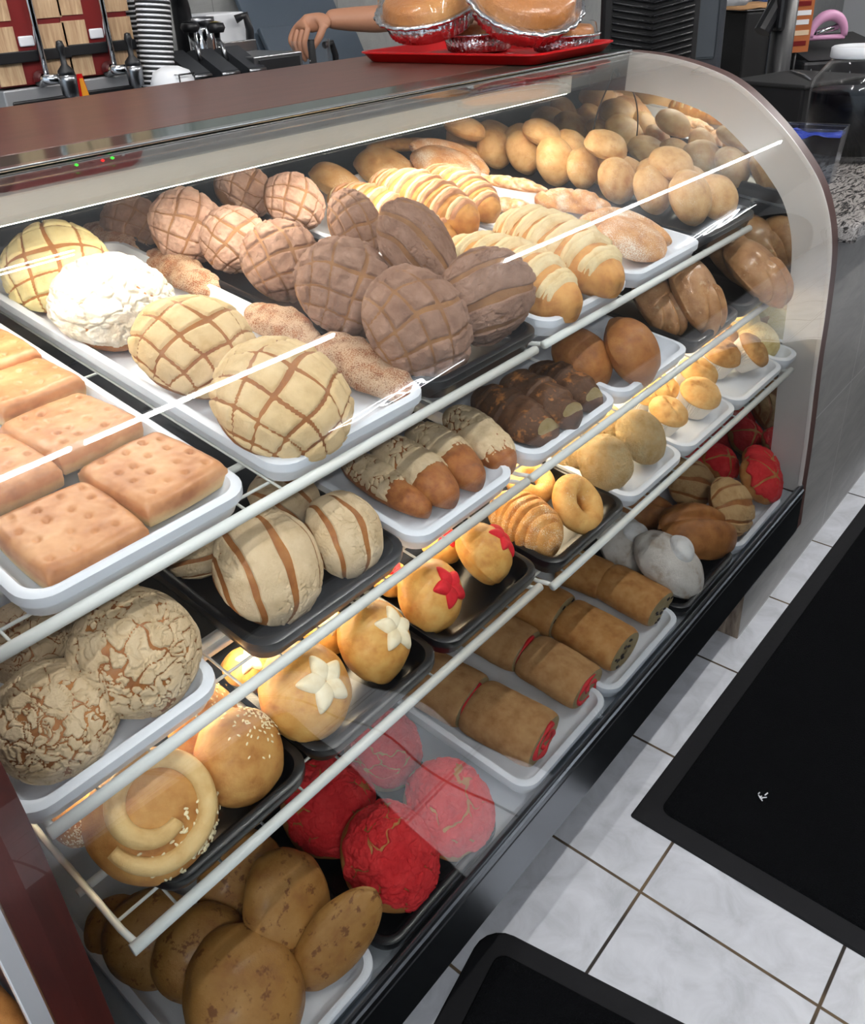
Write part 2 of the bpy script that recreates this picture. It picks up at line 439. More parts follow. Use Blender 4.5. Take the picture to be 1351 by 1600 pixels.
# small switch and pilot lights on the strip
for px, py, mt in ((120, 258, 'pilot_green'), (161, 251, 'pilot_red'), (176, 247, 'pilot_green'), (143, 254, 'black')):
    if mt not in M: M[mt] = emis(mt, (20, 255, 60) if 'green' in mt else (255, 30, 30), 2.5)
    q = at_y(px, py, .9750); o = cpart(MB().lathe([(0, -.0015), (.0022 if mt != 'black' else .005, 0), (0, .002)], 10, q).build('pilot_light' if mt != 'black' else 'switch', M[mt], None, True))
# body: back doors, deck, base rail, bottom
cpart(MB().box((XL1, YB-.03, .30), (.955, YB-.015, 1.24)).build('sliding_door', M['back_panel']))
cpart(MB().box((.94, YB-.014, .30), (XR0, YB, 1.24)).build('sliding_door', M['back_panel']))
dk = SHELF['B']; tb = math.tan(dk[2])
dy = lambda y: dk[1]-.006+(y-dk[0])*tb
cpart(fixn(MB().prism([(.4865, dy(.486)+.003), (1.42, dy(1.42)+.003), (1.42, dy(1.42)-.02), (.4865, dy(.486)-.03)], XL1, XR0).build('deck', M['deck'])))
rail = [(.4775, .362), (.4755, .3625), (.4735, .360), (.4735, .352), (.4705, .350), (.470, .340), (.4735, .3375), (.4735, .334), (.4715, .332), (.471, ZB), (.484, ZB), (.486, .355)]
cpart(fixn(MB().prism(rail, XL0, XR0+.004).build('base_rail', flat('dark_polished_steel', (120, 125, 131), .30, 1))))
cpart(MB().box((XL0, .486, ZB), (XR0, YB, ZB+.02)).box((XL0, YB-.03, ZB), (XR0, YB, .31)).build('bottom_panel', M['black_matte']))
for x in (.2, 1.0, 1.72):
    for y in ((.62, 1.38) if x < 1.5 else (1.38,)):
        cpart(MB().lathe([(.03, -ZB+ZB), (.03, .01), (.02, .02), (.02, ZB)], 16, (x, y, .0)).build('foot', M['black'], None, True))
# neighbouring case at the near end: only its end strip, floor liner and a tong handle show
nb = empty('neighbour_display_case', (-.1, .9, 0), label='corner of the next display case, white with a metal edge, at the lower left', cat='display case')
mi = Matrix.Translation((.1, -.9, 0))
def npart(o): o.parent = nb; o.matrix_parent_inverse = mi; return o
sp_ = offset_prof(SP, -.002)[6:]+[(.4705, .24)]; sq_ = offset_prof(SP, .014)[6:]+[(.4865, .24)]
npart(fixn(MB().prism(sp_+sq_[::-1], .064, .0770).build('edge_post', M['alu_satin'])))
npart(MB().box((-.6, .50, .565), (.077, 1.3, .58)).build('shelf', M['white_plastic']))
npart(MB().box((-.6, .50, .235), (.077, 1.3, .255)).build('bottom_panel', M['white']))
npart(fixn(MB().prism([(p[0], p[1]) for p in offset_prof(SP, .004)[::3]]+[(p[0], p[1]) for p in offset_prof(SP, .009)[::3]][::-1], -.5, .0635).build('front_glass', M['glass'])))
q = at_z(14, 1584, .598)
B_next = bread('stick_crust', (206, 150, 84), (188, 126, 66), (150, 96, 48), scale=30, bscale=60)
o = MB().tube([(0, -.075, 0), (0, -.06, .002), (.002, 0, .003), (-.004, .08, .002), (-.006, .14, 0), (-.006, .155, -.002)], [.006, .014, .0165, .0165, .014, .006], 16).build('bread_stick', B_next, None, True)
o.location = (min(q.x, .060), q.y, .5965); tag(o, 'thin tan bread stick in the next case, cut off at the bottom left corner', 'bread')

# cable hanging at the far end
a = at_y(958, 108, 1.0); b = at_y(925, 235, 1.0)
t = empty('power_cable', a, label='thin dark cable looping down from the light housing at the far end', cat='cable')
def cab(pts, y=1.0):
    P = [at_y(x, yy, y)-a for x, yy in pts]
    for r in range(2):
        Q = [P[0]]
        for u, w in zip(P, P[1:]): Q += [u*.75+w*.25, u*.25+w*.75]
        P = Q+[P[-1]]
    return P
MB().tube(cab([(958, 108), (952, 130), (932, 175), (925, 215), (926, 245)]), .0016, 6).tube(cab([(962, 108), (975, 125), (995, 165), (1006, 215), (1004, 245)]), .0014, 6).build('cord', M['black_matte'], t, True)
MB().tube([at_y(962, 108, 1.0)-a, at_y(966, 118, 1.0)-a], .004, 8).build('plug', M['black'], t, True)

# ------------------------------------------------------------------ wire shelves
def shelf_frame(s):
    y0, z0, t = SHELF[s]
    return Matrix.Translation((0, y0, z0)) @ Matrix.Rotation(t, 4, 'X')
def wire_shelf(s, x0, x1, label, lampx=None):
    t = empty('wire_shelf', label=label, cat='shelf', group='white wire shelves')
    t.matrix_world = shelf_frame(s) @ Matrix.Translation((x0, 0, 0))
    w = x1-x0; D = .70
    MB().tube([(0, -.009, DROP-.006), (w, -.009, DROP-.006)], .0062, 12).build('front_rail', M['white_coat'], t, True)
    MB().tube([(0, .085, -.016), (w, .085, -.016)], .0045, 10).build('brace_rail', M['white_coat'], t, True)
    MB().tube([(0, D, -.012), (w, D, -.012)], .005, 10).build('rear_rail', M['white_coat'], t, True)
    for x in (.006, w-.006):
        MB().tube([(x, -.010, DROP-.006), (x, .02, -.0045), (x, D, -.0045)], .0034, 8).build('side_rod', M['white_coat'], t, True)
    m = MB(); k = int(w/.05)
    for i in range(1, k):
        x = w*i/k; m.tube([(x, -.009, DROP-.012), (x, -.002, -.0045), (x, D, -.004)], .0016, 6)
    for y in (.03, .36): m.tube([(.006, y, -.0075), (w-.006, y, -.0075)], .0018, 6)
    m.build('wire_grid', M['white_coat'], t, True)
    for x in (.006, w-.006): MB().box((x-.004, D-.01, -.035), (x+.004, D+.02, -.002), .001).build('bracket', M['white_coat'], t)
wire_shelf('S1', .135, .936, 'top white wire shelf, near half, under the square breads and grid-cut conchas')
wire_shelf('S1', .957, 1.676, 'top white wire shelf, far half, under the striped shells and round rolls')
wire_shelf('S2', .142, .842, 'middle white wire shelf, near half, under the crackled conchas')
wire_shelf('S2', .852, 1.74, 'middle white wire shelf, far half, under the chocolate loaves and brown buns')
wire_shelf('S3L', .158, .802, 'lowest white wire shelf, near half, under the sesame and star rolls')
wire_shelf('S3R', .834, 1.745, 'lowest white wire shelf, far half, under the muffins')
# warm LED tubes hung under the middle shelf
for x0, x1, s, lb in ((.17, .83, 'S2', 'near half'), (.87, 1.72, 'S2', 'far half')):
    t = empty('shelf_light', label='warm LED tube under the %s of the middle shelf' % lb, cat='light', group='LED tubes under the middle shelf')
    t.matrix_world = shelf_frame(s) @ Matrix.Translation((0, .085, -.026))
    MB().box((x0, -.012, 0), (x1, .012, .008), .002).build('housing', M['white'], t)
    MB().tube([(x0+.01, 0, -.003), (x1-.01, 0, -.003)], .006, 10).build('tube', M['led_warm'], t, True)

# ------------------------------------------------------------------ trays
def tray(s, x0, x1, mt, label, fy=0., L=.66):
    W = x1-x0; n = 28
    def rl(ins, z, r):
        o = []
        for cx, cy, a0 in ((W-ins-r, L-ins-r, 0), (ins+r, L-ins-r, 90), (ins+r, ins+r, 180), (W-ins-r, ins+r, 270)):
            for k in range(7): a = R(a0+k*15); o.append(V((cx+r*cos(a), cy+r*sin(a), z)))
        return o
    lp = [rl(.014, .0, .018), rl(.008, .002, .024), rl(.003, .018, .03), rl(.0005, .0185, .03), rl(0, .022, .03), rl(.0005, .0295, .03), rl(.005, .032, .028), rl(.010, .031, .024), rl(.013, .025, .02), rl(.021, .008, .016), rl(.027, TF-.0005, .012)]
    vs = sum(lp, []); fs = [[i*n+k, i*n+(k+1) % n, (i+1)*n+(k+1) % n, (i+1)*n+k] for i in range(len(lp)-1) for k in range(n)]
    fs += [list(range(n))[::-1], list(range((len(lp)-1)*n, len(lp)*n))]
    o = obj('bread_tray', (vs, fs), M[mt], None, True); o.data.set_sharp_from_angle(angle=R(50))
    o.matrix_world = shelf_frame(s) @ Matrix.Translation((x0, fy-.004, 0))
    return tag(o, label, 'tray', ('white' if 'white' in mt else 'black')+' bread trays')
tray('S1', .200, .440, 'white_plastic', 'white tray of square dimpled breads at the near end of the top shelf')
tray('S1', .474, .716, 'white_plastic', 'white tray of grid-cut cream conchas on the top shelf')
tray('S1', .722, .958, 'black_plastic', 'black tray heaped with chocolate conchas on the top shelf')
tray('S1', .972, 1.212, 'white_plastic', 'white tray of striped shell breads on the top shelf')
tray('S1', 1.226, 1.474, 'white_plastic', 'white tray of sugared twists beside the striped shells, top shelf')
tray('S1', 1.480, 1.722, 'black_plastic', 'black tray of round golden rolls at the far end of the top shelf')
tray('S2', .125, .336, 'white_plastic', 'white tray of crackled conchas at the near end of the middle shelf')
tray('S2', .378, .610, 'black_plastic', 'black tray of line-cut conchas on the middle shelf')
tray('S2', .618, .828, 'white_plastic', 'white tray of long white-topped loaves on the middle shelf')
tray('S2', .864, 1.100, 'white_plastic', 'white tray of dark chocolate loaves on the middle shelf')
tray('S2', 1.108, 1.348, 'white_plastic', 'white tray of large smooth brown buns on the middle shelf')
tray('S2', 1.356, 1.566, 'black_plastic', 'black tray of glazed finger-shaped breads on the middle shelf, the nearer one')
tray('S2', 1.574, 1.780, 'black_plastic', 'black tray of glazed finger-shaped breads beside the end mirror')
tray('S3L', .200, .388, 'black_plastic', 'black tray of sesame breads at the near end of the lowest shelf')
tray('S3L', .394, .600, 'black_plastic', 'black tray of rolls with white stars on the lowest shelf')
tray('S3L', .606, .815, 'black_plastic', 'black tray of rolls with red stars on the lowest shelf')
tray('S3R', .845, 1.058, 'black_plastic', 'black tray with the ridged loaf and ring bread on the lowest shelf')
tray('S3R', 1.064, 1.256, 'white_plastic', 'white tray of yellow crusty rolls on the lowest shelf')
tray('S3R', 1.264, 1.478, 'white_plastic', 'white tray of golden muffins on the lowest shelf')
tray('S3R', 1.486, 1.710, 'white_plastic', 'white tray of brown muffins beside the far yellow rolls')
tray('S3R', 1.714, 1.796, 'white_plastic', 'narrow white tray of pale yellow rolls against the end mirror')
tray('B', .182, .410, 'white_plastic', 'white tray of brown glazed flat breads on the bottom deck')
tray('B', .418, .662, 'black_plastic', 'black tray of red conchas on the bottom deck')
tray('B', .720, .960, 'white_plastic', 'white tray of red-swirled rolls on the bottom deck')
tray('B', .966, 1.218, 'white_plastic', 'white tray of rolls with dark filling on the bottom deck')
tray('B', 1.226, 1.462, 'black_plastic', 'black tray of floured breads on the bottom deck')
tray('B', 1.470, 1.718, 'white_plastic', 'white tray of red and tan conchas at the far end of the bottom deck')
# ------------------------------------------------------------------ bread shapes (radius 1, base at z = 0)
def nz(p, f, s): return noise.noise(V((p[0]*f+s*7.13, p[1]*f-s*3.7, p[2]*f+s*1.9)))
def sst(a, b, x):
    t = min(1, max(0, (x-a)/(b-a))); return t*t*(3-2*t)
def sphere_grid(nu, nv, fn, e0=-90, e1=90):
    vs = []; fs = []; rings = []
    for i in range(nv+1):
        e = R(e0+(e1-e0)*i/nv)
        if abs(abs(e)-pi/2) < 1e-6:
            rings.append([len(vs)]*nu); vs.append(fn(e, 0))
        else:
            b = len(vs); rings.append([b+k for k in range(nu)])
            for k in range(nu): vs.append(fn(e, 2*pi*k/nu))
    for a, b in zip(rings, rings[1:]):
        for k in range(nu):
            k2 = (k+1) % nu
            f = [a[k], a[k2], b[k2], b[k]]
            g = []
            for q in f:
                if q not in g: g.append(q)
            if len(g) > 2: fs.append(g)
    return vs, fs
def bunpt(e, ph, hh=1., zb=.36, ax=1., ay=1., seed=0, lump=.05, off=0., sq=0.):
    r = cos(e)**(.82 if e > 0 else .6)
    if sq: r *= 1+sq*(abs(cos(2*ph))-.5)
    z = hh*(zb+(1-zb)*sin(e)) if e >= 0 else hh*zb*(1-sin(-e)**1.4)
    d = V((cos(e)*cos(ph), cos(e)*sin(ph), sin(e)))
    k = 1+lump*nz(d, 1.3, seed)+lump*.4*nz(d, 3.1, seed+3)+off
    return V((r*cos(ph)*ax*k, r*sin(ph)*ay*k, zb*hh*.0+z*(1+lump*.6*nz(d, 1.1, seed+9)+(off if z > .2 else 0))))
def bun(nu=40, nv=24, **kw): return sphere_grid(nu, nv, lambda e, ph: bunpt(e, ph, **kw))

def topping(pattern, edge=-4, rag=16, nu=168, nv=60, th=.036, wr=.012, gw=.05, **kw):
    """sugar crust lying on the bun, cut through to it along the grooves"""
    seed = kw["seed"]
    if pattern in ('crackle', 'lines', 'red', 'floured'): nu, nv = 264, 96
    def fn(e, ph):
        d = V((cos(e)*cos(ph), cos(e)*sin(ph), sin(e)))
        ed = R(edge+rag*nz((cos(ph), sin(ph), 0), 1.5, seed+5)+rag*.5*nz((cos(ph), sin(ph), 0), 4, seed+6))
        rho = (pi/2-e)/(pi/2)
        u, v = rho*cos(ph), rho*sin(ph)
        wx = .07*nz((u, v, 0), 2., seed+1); wy = .07*nz((u, v, 3), 2., seed+2)
        u += wx; v += wy
        g = 0.
        def line(q, step, w):
            a = abs((q/step+.5) % 1-.5)*step
            return 1-sst(w*.45, w, a)
        if pattern == 'grid':
            g = max(line(u+.08*v*v, .30, gw), line(v+.08*u*u, .30, gw))
        elif pattern == 'diamond':
            a, b = (u+v)*.7071, (u*.9-v)*.7071
            g = max(line(a, .30, gw), line(b, .30, gw))
        elif pattern == 'lines':
            g = line(u+.10*v*v, .42, gw*1.0)
        elif pattern == 'shell':
            an = atan2(v, u+1.25); g = line(an, .24, .035*gw/.05)
            g = max(g, .8*line(v*.3+u, 1.1, gw) if pattern == 'x' else 0)
        elif pattern == 'cross':
            g = max(line(u, 2.4, gw), line(v+.2*u, 2.4, gw), .9*line(u-v, 1.9, gw*.7))
        if pattern in ('crackle', 'lines', 'red', 'floured'):
            dw = d+V((nz(d, 3.5, seed+11), nz(d, 3.5, seed+12), nz(d, 3.5, seed+13)))*.16+V((nz(d, 9, seed+14), nz(d, 9, seed+15), 0))*.05
            dd, pp = noise.voronoi(dw*(2.3 if pattern != 'red' else 1.7)+V((seed*3.1, seed, 0)))
            d2, pp = noise.voronoi(dw*4.6+V((seed, 2.3*seed, 5)))
            a = 1-sst(.02, .075, dd[1]-dd[0]); b = sst(.3, .75, 1-sst(.0, .115, d2[1]-d2[0]))
            f = sst(-.15, .25, nz(d, 1.4, seed+8))
            if pattern == 'crackle': g = max(g, a*.9*(1-.5*f), b*.95*f+b*.45)
            elif pattern == 'lines': g = max(g, b*.5*(1-f))
            elif pattern == 'red': g = max(g, (1-sst(.02, .07, dd[1]-dd[0]))*sst(.0, .2, nz(d, 1.2, seed+4)+.10), b*.36)
            else: g = max(g, .5*a)
        t = th+wr*nz(d, 5, seed)+wr*.8*nz(d, 12, seed)
        if pattern in ('choc', 'floured', 'diamond', 'red'):
            t += wr*1.3*abs(nz(d, 4.2, seed+2))
        t = t-g*(t+(.035 if pattern not in ('grid', 'diamond') else .012))
        if e < ed: t = -.06
        elif e < ed+R(6): t *= .35+.65*sst(0, 1, (e-ed)/R(6))
        return bunpt(e, ph, off=t, **kw)
    vs, fs = sphere_grid(nu, nv, fn, edge-rag*1.3, 90)
    return vs, fs

def slab(seed):
    """square dimpled bread, half width 1"""
    nu, nv = 44, 44
    dim = [(-.66+.44*i+random.uniform(-.09, .09)+(.1 if j % 2 else 0), -.66+.44*j+random.uniform(-.09, .09)) for i in range(4) for j in range(4)]
    vs = []; fs = []
    def top(u, v):
        q = (1-max(0, abs(u)-.80)**2*9)*(1-max(0, abs(v)-.80)**2*9)
        z = .70*max(.0, q)**.5+.03*nz((u, v, 0), 2, seed)+.012*nz((u, v, 0), 7, seed)
        for a, b in dim:
            r2 = ((u-a)**2+(v-b)**2)/.0036
            if r2 < 6: z -= (.07+.07*(.5+.5*sin(a*37+b*91)))*exp(-r2)
        return z
    N = 72
    for j in range(N+1):
        for i in range(N+1):
            u = -1+2*i/N; v = -1+2*j/N
            uu = u*(1-.05*v*v+.0); vv = v*(1-.05*u*u)
            z = top(u, v) if abs(u) < .999 and abs(v) < .999 else .48
            vs.append(V((uu, vv, max(z, .46))))
    for j in range(N):
        for i in range(N): a = j*(N+1)+i; fs.append([a, a+1, a+N+2, a+N+1])
    ring = [i for i in range(N+1)]+[(j+1)*(N+1)-1 for j in range(1, N+1)]+[N*(N+1)+i for i in range(N-1, -1, -1)]+[j*(N+1) for j in range(N-1, 0, -1)]
    b = len(vs)
    for z, k in ((.25, 1.0), (.06, .98), (0, .94)):
        for q in ring: p = vs[q]; vs.append(V((p.x*k, p.y*k, z)))
    L = len(ring); prev = ring
    for s in range(3):
        cur = [b+s*L+k for k in range(L)]
        for k in range(L): fs.append([prev[k], cur[k], cur[(k+1) % L], prev[(k+1) % L]])
        prev = cur
    fs.append(prev[::-1])
    return vs, fs

def loaf(seed, l=1.9, hh=1.3, nu=56, nv=40, taper=.45, ridge=0, ramp_=.0, lump=.05, cut=False, bend=0.):
    """long bread along x, half width 1"""
    def P(t, a, off=0):
        # t -1..1 along, a angle 0..2pi about x (pi/2 = top)
        w = (1-abs(t)**(2.6 if not cut or t < 0 else 9))**.5 if abs(t) < 1 else 0
        w = w*(1-taper*.5*abs(t)**2)
        if ridge:
            f = (t*ridge/2+50) % 1
            w *= 1+.10*(f-.5)
        y = cos(a)*w; z = sin(a)
        z = hh*(.40+.60*z*w) if z > 0 else hh*.40*(1+z*.97*w**.3*(1 if w > .02 else 0))
        q = V((t*l, y, z)); k = 1+lump*nz(q, 1.2, seed)+lump*.5*nz(q, 3, seed)+off
        if a > pi or abs(t) > .999: kz = 1
        else: kz = k
        return V((t*l, y*k+bend*t*t, z*kz))
    return P
def loaf_mesh(P, n=64, m=36, t0=-1., t1=1.):
    vs = []; fs = []
    for i in range(n+1):
        t = t0+(t1-t0)*i/n
        for k in range(m): vs.append(P(t, 2*pi*k/m))
    for i in range(n):
        for k in range(m): fs.append([i*m+k, i*m+(k+1) % m, (i+1)*m+(k+1) % m, (i+1)*m+k][::-1])
    fs.append(list(range(m))); fs.append([n*m+k for k in range(m)][::-1])
    return vs, fs
def patch(P, t0, t1, a0, a1, n, m, offf):
    """open strip of a loaf's surface lifted by offf(t,a)"""
    vs = []; fs = []
    for i in range(n+1):
        t = t0+(t1-t0)*i/n
        for k in range(m+1):
            a = a0+(a1-a0)*k/m; vs.append(P(t, a, offf(t, a, i/n, k/m)))
    for i in range(n):
        for k in range(m): fs.append([i*(m+1)+k, (i+1)*(m+1)+k, (i+1)*(m+1)+k+1, i*(m+1)+k+1])
    return vs, fs
def merge(*L):
    vs = []; fs = []
    for a, b in L:
        n = len(vs); vs += list(a); fs += [[i+n for i in f] for f in b]
    return vs, fs

# ------------------------------------------------------------------ bread materials
B = {}
B['bun_tan'] = bread('bun_crust_tan', (196, 142, 84), (176, 116, 58), (150, 92, 44), pale=(214, 178, 122))
B['bun_gold'] = bread('bun_crust_gold', (212, 164, 96), (196, 142, 78), (170, 110, 56), pale=(222, 188, 130), rough=.42, coat=.12)
B['bun_sheen'] = bread('roll_crust_golden', (226, 188, 132), (214, 166, 106), (192, 132, 76), pale=(226, 190, 130), rough=.42, coat=.15, speck=(240, 226, 200), spk=(34, .70))
B['bun_star'] = bread('roll_crust_amber', (226, 180, 104), (216, 160, 82), (192, 126, 60), pale=(226, 184, 112), rough=.4, coat=.2)
B['bun_brown'] = bread('bun_crust_brown', (176, 120, 66), (160, 102, 52), (134, 80, 40), rough=.45, coat=.15)
B['choc_bun'] = bread('chocolate_concha_base', (168, 124, 82), (146, 104, 68), (122, 86, 60))
B['cream_top'] = bread('cream_sugar_crust', (234, 208, 164), (224, 196, 150), (206, 174, 126), rough=.8, bump=.35, bscale=24, spec=.15)
B['vanilla_top'] = bread('pale_yellow_sugar_crust', (236, 224, 172), (230, 214, 158), (214, 194, 134), rough=.75, bump=.25, bscale=20, spec=.15)
B['flour_top'] = bread('floury_white_crust', (246, 242, 232), (238, 230, 214), (222, 206, 178), rough=.9, bump=.5, bscale=16, spec=.1)
B['crackle_top'] = bread('crackled_ivory_crust', (232, 210, 176), (222, 198, 162), (204, 178, 140), rough=.85, bump=.4, bscale=22, spec=.1)
B['choc_top'] = bread('chocolate_sugar_crust', (178, 144, 126), (160, 126, 108), (138, 106, 90), rough=.8, bump=.45, bscale=22, spec=.15)
B['rose_top'] = bread('pale_cocoa_sugar_crust', (204, 172, 154), (192, 156, 138), (168, 132, 112), rough=.8, bump=.4, bscale=20, spec=.15)
B['red_top'] = bread('red_sugar_crust', (232, 66, 68), (222, 52, 56), (202, 38, 44), rough=.75, bump=.45, bscale=18, spec=.2)
B['tan_top'] = bread('tan_sugar_crust', (206, 172, 126), (194, 158, 112), (172, 132, 88), rough=.8, bump=.3, bscale=22, spec=.15)
B['slab'] = bread('dimpled_bread_crust', (214, 162, 118), (194, 136, 92), (160, 100, 62), pale=(226, 196, 142), rough=.42, bump=.12, low=.12, scale=1.3, coat=.2)
B['shell'] = bread('shell_bread_crust', (222, 166, 96), (206, 146, 78), (178, 112, 56), rough=.45, pale=(228, 190, 130), low=-.1)
B['stripe_cream'] = bread('cream_stripe', (250, 232, 190), (244, 220, 172), (228, 198, 144), rough=.8, bump=.4, spec=.1)
B['stripe_rose'] = bread('rose_stripe', (222, 176, 144), (212, 158, 124), (190, 134, 98), rough=.8, bump=.4, spec=.1)
B['sugar_gold'] = bread('sugared_golden_crust', (224, 172, 116), (208, 148, 92), (180, 116, 66), speck=(248, 240, 226), spk=(40, .60), rough=.6)
B['sugar_rust'] = bread('sugared_rust_crust', (196, 128, 82), (170, 100, 60), (128, 72, 42), speck=(228, 196, 164), spk=(24, .50), rough=.7, bump=.6)
B['white_flake'] = B['crackle_top']
B['loaf_end'] = bread('pale_loaf_end', (206, 176, 118), (190, 150, 96), (150, 100, 54))
B['loaf_brown'] = bread('loaf_crust_brown', (172, 112, 58), (154, 92, 44), (128, 72, 34), rough=.45, coat=.1)
B['dark_choc'] = bread('dark_chocolate_crust', (104, 72, 50), (86, 58, 40), (116, 78, 48), rough=.5, bump=.25, fine=((168, 110, 60), 1.5, .56))
B['crumb'] = bread('pale_crumb', (228, 208, 162), (218, 194, 144), (200, 172, 120), rough=.9, bump=.8, bscale=40)
B['roll_tan'] = bread('swirl_roll_crust', (200, 158, 108), (184, 138, 90), (160, 112, 68), rough=.7, bump=.35, bscale=26, fine=((196, 40, 44), 3., .74))
B['roll_gold'] = bread('filled_roll_crust', (198, 150, 92), (182, 128, 70), (156, 102, 50), rough=.55, bump=.25, bscale=20)
B['red_fill'] = flat('strawberry_filling', (196, 24, 34), .5)
B['dark_fill'] = flat('dark_filling', (40, 28, 24), .5)
B['glaze_brown'] = bread('brown_glazed_crust', (184, 138, 78), (170, 122, 62), (150, 100, 50), rough=.42, coat=.15, scale=1.8, fine=((126, 80, 38), 3.5, .57))
B['powder'] = bread('floured_crust', (226, 222, 216), (212, 206, 200), (170, 150, 128), rough=.9, bump=.4, spec=.1, scale=2.)
B['yellow'] = bread('yellow_crust', (255, 230, 180), (252, 216, 158), (236, 190, 124), rough=.6, bump=.9, bscale=9, scale=3.5, pale=(214, 164, 92), low=-.05)
B['paleyellow'] = bread('pale_yellow_crust', (240, 226, 176), (232, 212, 150), (214, 182, 112), rough=.55, bump=.5, bscale=9)
B['muffin'] = bread('golden_muffin_top', (226, 186, 126), (216, 168, 104), (190, 134, 74), rough=.5, bump=.3)
B['muffin_brown'] = bread('brown_muffin_top', (206, 162, 104), (186, 138, 84), (156, 108, 62), rough=.6, bump=.4)
B['ridge'] = bread('ridged_sugared_crust', (222, 172, 104), (204, 146, 78), (176, 112, 54), speck=(246, 236, 214), spk=(30, .66), rough=.55)
B['white_dough'] = bread('white_star_dough', (248, 240, 214), (242, 230, 198), (230, 212, 172), rough=.7, bump=.2, spec=.2)
B['red_dough'] = bread('red_star_dough', (224, 44, 56), (212, 30, 44), (190, 22, 34), rough=.6, bump=.3)
B['paw'] = bread('glazed_finger_crust', (198, 154, 110), (180, 130, 86), (152, 104, 66), rough=.3, coat=.5, fine=((206, 172, 132), 2.2, .62))
B['seed'] = flat('sesame_seed', (244, 230, 190), .5)
B['cup'] = flat('pleated_paper_cup', (238, 232, 224), .75)

